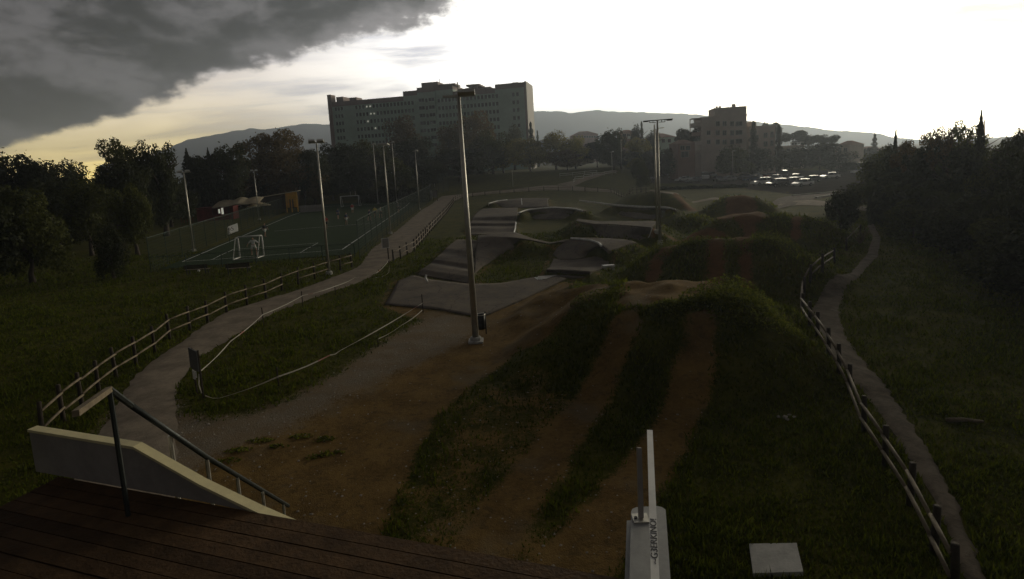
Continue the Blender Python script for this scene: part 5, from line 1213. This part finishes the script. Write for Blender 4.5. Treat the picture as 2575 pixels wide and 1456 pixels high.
# wedge shaped side panel standing on the deck edge, dropping to nothing at right
wp = [G(335, 1130, 0), G(760, 1348, 0)]
def on_edge(px, py):            # meet the vertical plane through the deck edge
    r_ = ray(px, py); n_ = np.array([-dd[1], dd[0], 0]); t = ((A0 + n_ * .0 - CO) @ n_) / (r_ @ n_); q = CO + r_ * t; return float((q - A0) @ dd), float(q[2] - ZD)
pts_t = [on_edge(335, 1130), on_edge(500, 1224), on_edge(640, 1292), on_edge(764, 1347)]
pts_t = [(pts_t[0][0] - 1.6, pts_t[0][1] + .02)] + pts_t
side = thing('side_panel', 'pale cream edged side panel tapering along the edge of the plank deck', 'panel', A0, math.atan2(dd[1], dd[0]))
n_ = len(pts_t); xb = [q[0] for q in pts_t]
def strip(y0, y1, zoff0, zoff1, nm, m):
    mb = MB(); v_ = []
    for (x_, z_) in pts_t:
        zb = min(z_ - .002, .002 if zoff0 is None else z_ + zoff0); v_ += [(x_, y0, zb), (x_, y1, zb), (x_, y1, z_ + zoff1), (x_, y0, z_ + zoff1)]
    f_ = []
    for i in range(n_ - 1):
        a_ = 4 * i; b_ = a_ + 4; f_ += [(a_, b_, b_ + 1, a_ + 1), (a_ + 1, b_ + 1, b_ + 2, a_ + 2), (a_ + 2, b_ + 2, b_ + 3, a_ + 3), (a_ + 3, b_ + 3, b_, a_)]
    f_ += [(0, 1, 2, 3), (4 * n_ - 1, 4 * n_ - 2, 4 * n_ - 3, 4 * n_ - 4)]; mb.add(v_, f_); mb.build(nm, MT[m], side)
strip(.015, .075, None, 0.0, 'board', 'greypanel'); strip(.0, .10, .003, .028, 'cap', 'cream')
# white parapet with steel rail at right
zt_ = 4.70; e0 = G(1583, 1276, zt_); e1 = G(1673, 1280, zt_); wpar = e1[0] - e0[0]
par = thing('parapet', 'white weathered parapet with rounded end at the lower middle of the picture', 'parapet', (e0[0], e0[1], 0), 0.0)
g1 = G(1579, 1456, zt_); g2 = G(1684, 1456, zt_); kk_ = 4.2 / (e0[1] - g1[1]); xl = (g1[0] - e0[0]) * kk_; xr = wpar + (g2[0] - e0[0] - wpar) * kk_
poly = [(xl, -4.2), (xr, -4.2), (wpar, -.06), (wpar - .02, -.02), (wpar - .06, 0), (.06, 0), (.02, -.02), (0, -.06)]
MB().prism(poly, zt_ - .09, zt_).build('coping', MT['coping'], par); MB().prism([(xl - .04, -4.2), (xr - .06, -4.2), (wpar - .03, -.04), (-.035, -.04)], zt_ - .75, zt_ - .092).build('side_board', MT['coping'], par)
MB().b6(.03, .13, -.35, -.25, -.1, zt_ - .752).build('support_post', MT['woodpost'], par)
for k in range(9): MB().lathe([(.006, 0), (.004, .004), (0, .004)], 6, (wpar - .015, -.3 - .12 * k, zt_)).build('screw', MT['black'], par)
place('lettering', text_mesh('2', .06, MT['black'], .001), par, (.12, e0[1] * 0 - .88, zt_ + .001), (0, 0, rad(90)))
zr_ = 5.2; f0 = G(1634, 1081, zr_); f1 = G(1647.5, 1456, zr_); dr = (f1 - f0); dr[2] = 0; dr /= np.linalg.norm(dr)
rail = thing('steel_rail', 'square steel hand rail with scrawled graffiti above the white parapet', 'rail', (f0[0], f0[1], 0), 0)
back = f0 + dr * 3.2 - np.array([f0[0], f0[1], .03]); MB().beam((0, 0, zr_ - .03), back, .05, .06).build('hand_rail', MT['whitepaint'], rail)
pb = G(1612, 1305, zt_) - np.array([f0[0], f0[1], 0]); MB().beam((pb[0], pb[1], zt_ + .012), (pb[0] + .045, pb[1] + .20, zr_ + .02), .035, .05, upv=(0, 1, 0)).build('post', MT['greypanel'], rail)
MB().b6(pb[0] - .07, pb[0] + .06, pb[1] - .06, pb[1] + .06, zt_ + .001, zt_ + .012).build('base_plate', MT['galv'], rail); MB().bar((pb[0] - .045, pb[1], zt_ + .012), (pb[0] - .045, pb[1], zt_ + .022), .014, 6).build('bolt', MT['black'], rail)
az = math.atan2(-dr[1], -dr[0]); tm_ = text_mesh('~G3ERKINO!', .078, MT['black'], .001); q = f0 + dr * 1.52
place('lettering', tm_, rail, (q[0] - f0[0] + .022, q[1] - f0[1], zr_ + .0015), (0, 0, az), (1.0, .8, 1))
# stair on the left: steps, steel posts, dark hand rail
XS = -3.55; st0 = np.array([XS, 5.0]); stair = thing('staircase', 'staircase with a dark hand rail and grey posts descending left of the deck', 'staircase', (XS, 5.0, 0), 0)
slope = .86; NST = 18
for k in range(NST):
    z_ = ZD - .04 - (k + 1) * .24; y_ = .28 * (k + .0)
    if z_ < .1: break
    MB().b6(0, 1.0, y_, y_ + .30, z_, z_ + .04).build('step', MT['deck'], stair)
MB().beam((-.03, -.1, ZD - .25), (-.03, 4.85, .05), .04, .25).build('stringer', MT['cream'], stair); MB().beam((1.03, -.1, ZD - .25), (1.03, 4.85, .05), .04, .25).build('stringer', MT['cream'], stair)
for (px, py), Yp in zip([(427, 1095), (520, 1155), (597, 1203), (660, 1238), (712, 1268)], (6.0, 6.6, 7.3, 8.0, 8.8)):
    q = atY(px, py, Yp); MB().bar((q[0] - XS, Yp - 5.0, q[2] - 1.05), (q[0] - XS, Yp - 5.0, q[2]), .024, 6).build('post', MT['galv'], stair)
q0 = atY(330, 1020, 5.35); q1 = atY(520, 1150, 6.6); q2 = atY(725, 1272, 9.0); off = np.array([XS, 5.0, 0])
MB().tube([q0 - off, q1 - off, q2 - off], .03, 7).build('hand_rail', MT['darkmetal'], stair, smooth=True)
c0 = atY(275, 979, 5.0); c1 = atY(190, 1040, 4.2); MB().beam(c0 - off, c1 - off, .05, .05).build('top_rail', MT['wood'], stair); MB().tube([c0 - off, q0 - off], .03, 7).build('hand_rail', MT['darkmetal'], stair)
MB().bar(c0 - off, c0 - off - np.array([0, 0, 1.3]), .022).build('post', MT['darkmetal'], stair)

# ------------------------------------------------------------------ cars
def car_meshes(kind, paint):
    L, Wd = (4.2, 1.75) if kind == 'hatch' else ((4.5, 1.85) if kind == 'suv' else (5.0, 1.95))
    if kind == 'van': low = [(-2.5, .35), (-2.5, 1.1), (-2.0, 1.3), (2.5, 1.3), (2.5, .35)]; cab = [(-2.05, 1.3), (-1.35, 2.1), (2.4, 2.2), (2.5, 1.3)]
    elif kind == 'suv': low = [(-2.25, .35), (-2.22, .85), (-1.2, 1.02), (2.2, 1.08), (2.25, .4)]; cab = [(-1.25, 1.02), (-.55, 1.62), (1.7, 1.64), (2.15, 1.08)]
    else: low = [(-2.1, .3), (-2.05, .7), (-1.05, .9), (2.0, .95), (2.1, .38)]; cab = [(-1.1, .9), (-.3, 1.42), (1.25, 1.44), (1.95, .95)]
    b = MB(); n = len(low); h_ = Wd / 2
    vs_ = [(x, s_ * h_ * (1 if z > .5 else .94), z) for s_ in (-1, 1) for x, z in low]; b.add(vs_, [tuple(range(n)), tuple(range(2 * n - 1, n - 1, -1))] + [((i + 1) % n, i, n + i, n + (i + 1) % n) for i in range(n)])
    rf = MB(); (ax, az_), (bx_, bz_), (cx1, cz1), (dx1, dz1) = cab; t = h_ * .78
    NRF = 7; rv = []
    for j in range(NRF):
        for i in range(NRF):
            u, v = 2 * i / (NRF - 1) - 1, 2 * j / (NRF - 1) - 1; xm = (bx_ + cx1) / 2; rv.append((xm + u * ((cx1 - bx_) / 2 + .06), v * (t + .04), bz_ + .06 - .07 * abs(u) ** 2.5 - .09 * abs(v) ** 2.5 + (cz1 - bz_) * (u + 1) / 2))
    rf.add(rv, [(j * NRF + i, j * NRF + i + 1, (j + 1) * NRF + i + 1, (j + 1) * NRF + i) for j in range(NRF - 1) for i in range(NRF - 1)])
    gl = MB(); s1 = h_ * .97
    q = [(ax, -s1, az_), (bx_ - .05, -t - .03, bz_ - .06), (cx1 + .05, -t - .03, cz1 - .06), (dx1, -s1, dz1)]; q2 = [(x, -y, z) for x, y, z in q]
    gl.add(q + q2, [(0, 3, 2, 1), (4, 5, 6, 7), (0, 1, 5, 4), (3, 7, 6, 2)])
    pil = MB()
    for s_ in (-1, 1):
        for x_ in ((bx_ + cx1) / 2, (cx1 + dx1) / 2 - .1): pil.beam((x_, s_ * (s1 + .005), az_ + .02), (x_, s_ * (t + .035), bz_ - .05), .09, .02, upv=(0, 1, 0))
    wh = MB().bar((0, -.11, 0), (0, .11, 0), .32, 14).mesh('wheel', MT['tyre']); ri = MB().bar((0, -.118, 0), (0, .118, 0), .19, 10).mesh('rim', MT['rim'])
    hl = MB().b6(-.03, .03, -.16, .16, -.07, .07).mesh('headlight', MT['lamp'])
    bm_ = b.mesh('body', paint); return dict(body=bm_, roof=rf.mesh('roof', paint, True), glass=gl.mesh('windows', MT['glass']), pil=pil.mesh('pillars', paint), wheel=wh, rim=ri, hl=hl, dims=(L, Wd, low))
CARM = {}
def car(px, py, kind, colr, rz, label):
    if (kind, colr) not in CARM: CARM[(kind, colr)] = car_meshes(kind, MT['car_' + colr])
    c = CARM[(kind, colr)]; p = GT(px, py); p[2] += .06; o = thing('parked_van' if kind == 'van' else 'parked_car', label, 'van' if kind == 'van' else 'car', p, rz, 'cars in the car park'); L, Wd, low = c['dims']
    place('body', c['body'], o); place('roof', c['roof'], o); place('windows', c['glass'], o); place('pillar', c['pil'], o)
    for x_ in (-L * .30, L * .29):
        for y_ in (-Wd / 2 + .1, Wd / 2 - .1): w_ = place('wheel', c['wheel'], o, (x_, y_, .32)); place('rim', c['rim'], w_)
    for y_ in (-Wd * .34, Wd * .34): place('headlight', c['hl'], o, (low[1][0] - .0, y_, low[1][1] - .1))
car(1631, 453, 'hatch', 'silver', 3.0, 'silver car parked alone behind the small clipped tree'); car(1718, 457, 'hatch', 'white', .15, 'white car, left one of the pair by the hedge'); car(1744, 459, 'hatch', 'silver', .2, 'silver car, right one of the pair by the hedge')
car(1773, 452, 'van', 'white', 1.3, 'white van parked end on right of the car pair'); car(1806, 457, 'hatch', 'grey', 1.5, 'grey car right of the white van'); car(1726, 438, 'van', 'silver', 1.4, 'silver van in the row behind the car pair')
car(1733, 424, 'van', 'white', .4, 'white van farthest back below the old red house'); car(1685, 441, 'hatch', 'grey', .1, 'grey car just right of the double lamp'); car(1655, 446, 'hatch', 'black', .2, 'black car behind the double lamp')
car(1916, 466, 'suv', 'white', .25, 'white tall car at the left of the crowded row'); car(1955, 470, 'suv', 'black', .3, 'black tall car in front of the crowded row'); car(1946, 455, 'hatch', 'white', .5, 'white car behind the black tall car')
car(1970, 450, 'van', 'grey', 1.2, 'grey van at the back of the crowded row'); car(1990, 464, 'hatch', 'silver', .3, 'silver car right of the black tall car'); car(2018, 469, 'hatch', 'white', .35, 'white car at the right end of the crowded row')
car(1890, 456, 'hatch', 'blue', .3, 'dark blue car left of the crowded row'); car(1868, 452, 'hatch', 'black', .2, 'black car in the shade left of the dark blue car')
car(1830, 457, 'hatch', 'silver', .3, 'silver car right of the grey car below the tall apartment block'); car(1938, 448, 'hatch', 'red', .3, 'dark red car behind the white tall car'); car(1905, 449, 'hatch', 'silver', 1.4, 'silver car at the back left of the crowded row'); car(2003, 453, 'hatch', 'white', 1.5, 'white car at the back right of the crowded row')
car(1700, 449, 'hatch', 'white', .2, 'white car just left of the pair by the hedge'); car(1760, 444, 'hatch', 'black', 1.4, 'black car behind the white van'); car(2040, 459, 'hatch', 'grey', .3, 'grey car past the right end of the crowded row'); car(1790, 446, 'suv', 'silver', 1.5, 'silver tall car behind the grey car')
car(2163, 437, 'hatch', 'white', .1, 'white car alone on the road at right'); car(2160, 428, 'van', 'silver', .1, 'silver van behind the lone white car at right'); car(2086, 450, 'hatch', 'white', .1, 'white car half hidden under the broad tree')
# kerbs by the access road
kb = MB()
for nm_, a_, b_, lab in (('kerb', (1992, 493), (2098, 485), 'pale kerb strip on the near side of the car park road'), ('kerb', (2052, 499), (2098, 491), 'short pale kerb strip nearest the bend of the road')):
    a, b = GT(*a_), GT(*b_); o = thing(nm_, lab, 'kerb', a, math.atan2(b[1] - a[1], b[0] - a[0])); L = np.linalg.norm(b - a); ks = MB().b6(0, L / 8 - .02, -.15, .15, -.1, .22).mesh('kerbstone', MT['concrete'])
    for k in range(8): place('kerbstone', ks, o, (k * L / 8, 0, 0))

# ------------------------------------------------------------------ people on the pitch
def skin_mesh(verts, edges, radii, root, m, name, sub=1):
    me = bpy.data.meshes.new(name); me.from_pydata(verts, edges, []); o = bpy.data.objects.new(name, me); COL.objects.link(o)
    sk = o.modifiers.new('skin', 'SKIN'); sk.use_smooth_shade = True; o.modifiers.new('sub', 'SUBSURF').levels = sub
    for i, r_ in enumerate(radii): me.skin_vertices[0].data[i].radius = (r_, r_) if not isinstance(r_, tuple) else r_
    me.skin_vertices[0].data[root].use_root = True
    dg = bpy.context.evaluated_depsgraph_get(); out = bpy.data.meshes.new_from_object(o.evaluated_get(dg)); COL.objects.unlink(o); bpy.data.objects.remove(o)
    out.materials.clear(); out.materials.append(m); out.name = name; return out
def person(px, py, rz, pose, shirt, shorts, label, h=1.75):
    s = h / 1.75; o = thing('person', label, 'person', GT(px, py) + np.array([0, 0, .1]), rz, 'players on the pitch')
    st, ar = dict(stand=(.10, .05), walk=(.26, .25), run=(.42, .45), wide=(.05, .0))[pose]; sp = .22 if pose == 'wide' else .11
    V = lambda *a: tuple(c * s for c in a)
    legL = [V(-.10, 0, .90), V(-sp, -st * .55, .50), V(-sp, -st * .6 + (.25 if pose == 'run' else .05), .09)]; legR = [V(.10, 0, .90), V(sp, st * .5, .50), V(sp, st, .09)]
    aw = .42 if pose == 'wide' else .24
    armL = [V(-.19, 0, 1.42), V(-aw - .04, ar * .5, 1.16), V(-aw - (.16 if pose == 'wide' else 0), ar * .9 - .05, .95)]; armR = [V(.19, 0, 1.42), V(aw + .04, -ar * .5, 1.16), V(aw + (.16 if pose == 'wide' else 0), -ar * .6 - .12, .98)]
    vs_ = [V(0, 0, .95), V(0, 0, 1.15), V(0, -.01, 1.38), V(0, -.02, 1.50), V(0, -.03, 1.62), V(0, -.02, 1.72)]; ra = [(.15 * s, .11 * s), (.14 * s, .10 * s), (.16 * s, .10 * s), .055 * s, (.078 * s, .095 * s), (.05 * s, .06 * s)]
    es = [(0, 1), (1, 2), (2, 3), (3, 4), (4, 5)]
    def chain(ch, rs, root):
        k0 = len(vs_)
        for i, (c, r_) in enumerate(zip(ch, rs)): vs_.append(c); ra.append(r_ * s); es.append((root if i == 0 else k0 + i - 1, k0 + i))
        return len(vs_) - 1
    for L_ in (legL, legR):
        e = chain(L_, (.085, .058, .038), 0); c = vs_[e]; chain([(c[0], c[1] - .02 * s, .04 * s), (c[0], c[1] - .16 * s, .03 * s)], (.04, .03), e)
    for i, A_2 in enumerate((armL, armR)):
        e = chain(A_2, (.055, .042, .030), 2); c = vs_[e]; sg = -1 if i == 0 else 1; pal = chain([(c[0], c[1] - .02 * s, c[2] - .06 * s)], (.03,), e); pc = vs_[pal]
        for fy, L2 in ((-.03, .065), (-.01, .08), (.01, .085), (.03, .07)): chain([(pc[0], pc[1] + fy * s, pc[2] - .03 * s), (pc[0] - sg * .01 * s, pc[1] + fy * s * 1.1, pc[2] - L2 * s)], (.011, .009), pal)
        chain([(pc[0], pc[1] - .05 * s, pc[2] + .0), (pc[0] - sg * .01, pc[1] - .07 * s, pc[2] - .03 * s)], (.012, .009), pal)
    chain([V(0, -.125, 1.63), V(0, -.14, 1.615)], (.016, .010), 4)
    for sx in (-1, 1): chain([V(sx * .078, -.02, 1.63)], (.018,), 4)
    place('body', skin_mesh(vs_, es, ra, 0, MT['skin'], 'body'), o)
    tv = [V(0, 0, .96), V(0, 0, 1.15), V(0, -.01, 1.36), V(0, -.015, 1.45)] + armL[:2] + armR[:2]; tr_ = [(.175 * s, .135 * s), (.165 * s, .125 * s), (.18 * s, .12 * s), .085 * s, .078 * s, .06 * s, .078 * s, .06 * s]
    place('shirt', skin_mesh(tv, [(0, 1), (1, 2), (2, 3), (2, 4), (4, 5), (2, 6), (6, 7)], tr_, 0, MT['cloth_' + shirt], 'shirt'), o)
    def mid(a, b, k): return tuple(a[i] + (b[i] - a[i]) * k for i in range(3))
    sv = [V(0, 0, .95), legL[0], mid(legL[0], legL[1], .75), legR[0], mid(legR[0], legR[1], .75)]; place('shorts', skin_mesh(sv, [(0, 1), (1, 2), (0, 3), (3, 4)], [(.17 * s, .135 * s), .115 * s, .10 * s, .115 * s, .10 * s], 0, MT['cloth_' + shorts], 'shorts'), o)
    hv = [V(0, .02, 1.66), V(0, .01, 1.73)]; place('hair', skin_mesh(hv, [(0, 1)], [(.088 * s, .09 * s), (.07 * s, .075 * s)], 0, MT['hair'], 'hair'), o)
person(640, 643, .2, 'wide', 'white', 'white', 'goalkeeper in white standing before the near goal'); person(668, 597, 1.2, 'walk', 'dark', 'white', 'dark shirted player beyond the right post of the near goal')
person(944, 548, .4, 'run', 'yellow', 'dark', 'player in a yellow shirt running near the path side fence'); person(958, 549, 2.0, 'walk', 'white', 'dark', 'white shirted player just right of the yellow shirt')
person(887, 537, .3, 'run', 'red', 'white', 'player before the right post of the far goal'); person(851, 552, 1.0, 'stand', 'navy', 'navy', 'dark blue player left of the far goal'); person(930, 556, 2.4, 'walk', 'navy', 'dark', 'dark blue player left of the yellow shirt')
person(1003, 536, .8, 'stand', 'grey', 'dark', 'grey shirted player close to the path side fence'); person(821, 577, .5, 'walk', 'red', 'dark', 'red shirted player beside the near floodlight pole'); person(872, 566, 1.4, 'walk', 'navy', 'white', 'dark player on the halfway line')
p = GT(450 + 50, 684); o = thing('football', 'white ball lying by the left bench', 'ball', p, 0); MB().lathe([(.001, 0)] + [(.11 * math.sin(a), .11 - .11 * math.cos(a)) for a in np.linspace(.2, 2.9, 9)] + [(.001, .22)], 12).build('ball', MT['whitepaint'], o, smooth=True)

# ------------------------------------------------------------------ grass, weeds and pebbles
npr = np.random.RandomState(5)
def hidden_mask(x, y):
    """1 where earth, asphalt or gravel lies"""
    return np.maximum(np.maximum(bil(m_dirt, x, y), bil(m_gravel, x, y)), np.maximum(bil(m_red, x, y), bil(blur(ispatch.astype(float), 1), x, y)))
def pathmask(x, y):
    r = inpoly([q for q in c4], x, y)
    for l, r2 in ((PL, PR), ([(2180, 566), (2195, 595), (2180, 640), (2120, 690), (2062, 740), (2042, 775), (2062, 835), (2102, 905), (2172, 985), (2242, 1085), (2302, 1185), (2362, 1295), (2402, 1400), (2430, 1480)],
                             [(2197, 562), (2215, 600), (2207, 645), (2168, 690), (2124, 730), (2108, 775), (2120, 835), (2155, 892), (2222, 965), (2292, 1065), (2352, 1165), (2412, 1275), (2452, 1385), (2490, 1480)]), ([(398, 679), (560, 612), (719, 541), (775, 516)], [(893, 639), (955, 585), (1030, 527), (1060, 502)])):
        r |= inpoly([GT(*q) for q in l] + [GT(*q) for q in r2[::-1]], x, y)
    return r
def blades(name, label, n, ymin, ymax, hmin, hmax, accept, w=.010, m='grass'):
    u = npr.rand(n); Y = ymin * (ymax / ymin) ** u; X = Y * (npr.rand(n) * 2.1 - 1.08); keep = accept(X, Y) & (hidden_mask(X, Y) + (npr.rand(n) - .5) * .5 < .42) & ~pathmask(X, Y)
    cl_n = .5 + .5 * np.sin(X * .83 + 1.7 * np.sin(Y * .51)) * np.sin(Y * .67 + 1.3 * np.sin(X * .39 + 1)); cl_f = .5 + .5 * np.sin(X * 3.1 + 2 * np.sin(Y * 1.9)) * np.sin(Y * 2.7 + np.sin(X * 2.3))
    keep &= npr.rand(n) < .35 + .45 * cl_n + .4 * cl_f; cl_n, cl_f = cl_n[keep], cl_f[keep]
    X, Y = X[keep], Y[keep]; k = len(X); Z = bil(hf, X, Y); hh = (hmin + (hmax - hmin) * npr.rand(k) ** 2) * (1 + Y / 60) * (.55 + .8 * cl_n + .6 * cl_f ** 3); ww = w * (1 + Y / 9)
    a = npr.rand(k) * 6.283; lx, ly = npr.randn(k) * .35 * hh, npr.randn(k) * .35 * hh
    v = np.empty((k, 3, 3), np.float32); v[:, 0] = np.stack([X - np.cos(a) * ww, Y - np.sin(a) * ww, Z - .01], 1); v[:, 1] = np.stack([X + np.cos(a) * ww, Y + np.sin(a) * ww, Z - .01], 1); v[:, 2] = np.stack([X + lx, Y + ly, Z + hh], 1)
    tag(place(name, big_mesh(name, v.reshape(-1, 3), np.arange(3 * k).reshape(-1, 3), MT[m])), label=label, kind='stuff')
blades('grass', 'short rough grass growing over the ground', 260000, 8.5, 60, .035, .13, lambda x, y: np.ones(x.shape, bool))
blades('tall_weeds', 'taller weeds growing on the dirt jumps', 70000, 14, 75, .05, .20, lambda x, y: (bil(hf, x, y) > .45) & (x > 3.0), .014, 'weedleaf')
def weeds(px, py, r, n, hh, label):
    p = GT(px, py); o = thing('weed_clump', label, 'weeds', p, 0, 'weed clumps on the dirt jumps'); v = []; rng = random.Random(px)
    for _ in range(n):
        a_ = rng.uniform(0, 6.28); q = r * math.sqrt(rng.random()); x_, y_ = q * math.cos(a_) * 1.5, q * math.sin(a_) * .6; z_ = T(p[0] + x_, p[1] + y_) - p[2] + hh * rng.random() * (1 - (q / r) ** 2 * .7); c = Vector((x_, y_, z_)); d = Vector((rng.gauss(0, 1), rng.gauss(0, 1), rng.gauss(0, 1) + .8)).normalized(); t = d.orthogonal().normalized(); t = Matrix.Rotation(rng.uniform(0, 6), 3, d) @ t; b = d.cross(t); s_ = rng.uniform(.03, .08)
        v += [c - t * s_, c + b * s_ * .5, c + t * s_, c - b * s_ * .5]
    place('leaves', big_mesh('leaves', [tuple(q) for q in v], np.arange(len(v)).reshape(-1, 4), MT['weedleaf']), o)
weeds(1510, 762, .85, 900, .55, 'dark weed clump at the left lip of the first dirt jump'); weeds(1700, 772, .8, 700, .2, 'weeds hanging over the middle of the first jump lip'); weeds(1840, 745, 1.3, 1900, .8, 'largest weed clump right of the bare crest of the first jump'); weeds(1775, 762, .6, 600, .2, 'weeds left of the largest clump on the first jump')
weeds(1905, 790, 1.2, 1200, .5, 'weeds on the right shoulder below the largest clump'); weeds(1930, 606, 1.3, 1100, .6, 'weeds on the right crest of the second jump'); weeds(1720, 622, 1.2, 900, .5, 'weeds on the left crest of the second jump'); weeds(1645, 628, 1.4, 900, .5, 'weeds round the foot of the double lamp')
for k_, (px_, py_, r_, n_) in enumerate([(655, 1108, .35, 160), (700, 1122, .25, 100), (760, 1098, .3, 140), (815, 1105, .3, 130), (835, 1140, .28, 110), (600, 1132, .3, 130), (790, 1150, .22, 80), (570, 1160, .3, 120)]):
    weeds(px_, py_, r_ * .85, n_ // 2, .05, 'low dark weed tuft on the bare dirt, ' + ('left of the tuft row', 'second tuft from the left', 'middle of the tuft row', 'upper right tuft', 'lower right tuft', 'lower left tuft', 'smallest tuft below the row', 'tuft nearest the stair rail')[k_])
def pebbles(name, n, accept, label, s0, s1):
    Y = 8.5 * (45 / 8.5) ** npr.rand(n); X = Y * (npr.rand(n) * 1.4 - .9); keep = accept(X, Y); X, Y = X[keep], Y[keep]; k = len(X); Z = bil(hf, X, Y); sz = (s0 + (s1 - s0) * npr.rand(k) ** 4) * (1 + Y / 50)
    b = np.array([(1, 0, 0), (0, 1, 0), (-1, 0, 0), (0, -1, 0), (0, 0, .8), (0, 0, -.5)]); ang = npr.rand(k) * 6.28; sq = .7 + .5 * npr.rand(k, 1)
    v = b[None] * sz[:, None, None] * np.stack([np.ones((k, 1)), sq, sq * .8], -1)
    c_, s_ = np.cos(ang)[:, None], np.sin(ang)[:, None]; vx = v[:, :, 0] * c_ - v[:, :, 1] * s_ + X[:, None]; vy = v[:, :, 0] * s_ + v[:, :, 1] * c_ + Y[:, None]; vz = v[:, :, 2] + Z[:, None]
    f_ = np.array([(0, 1, 4), (1, 2, 4), (2, 3, 4), (3, 0, 4)]); ff_ = (np.arange(k)[:, None, None] * 6 + f_[None]).reshape(-1, 3)
    tag(place(name, big_mesh(name, np.stack([vx, vy, vz], -1).reshape(-1, 3), ff_, MT['stone'])), label=label, kind='stuff')
pebbles('pebbles', 15000, lambda x, y: (bil(m_gravel, x, y) > .4), 'loose pale pebbles on the gravel', .008, .04)
pebbles('pebbles', 6000, lambda x, y: (bil(m_dirt, x, y) > .3) & (bil(m_gravel, x, y) < .5), 'scattered pale pebbles on the brown dirt', .005, .036)

# ------------------------------------------------------------------ haze
hz = MB().b6(-2900, 2900, -2700, 2950, -9, 236)
hm = bpy.data.materials.new('haze_air'); hm.use_nodes = True; t = hm.node_tree; t.nodes.clear(); q = NG(t)
pv = q.n('ShaderNodeVolumePrincipled'); pv.inputs['Color'].default_value = (0.76, 0.86, 1.0, 1); pv.inputs['Density'].default_value = 5.0e-4; pv.inputs['Anisotropy'].default_value = 0.55
ou = q.n('ShaderNodeOutputMaterial'); q.link(pv.outputs[0], ou.inputs['Volume'])
tag(hz.build('haze', hm), label='thin evening haze over the whole valley', kind='stuff')
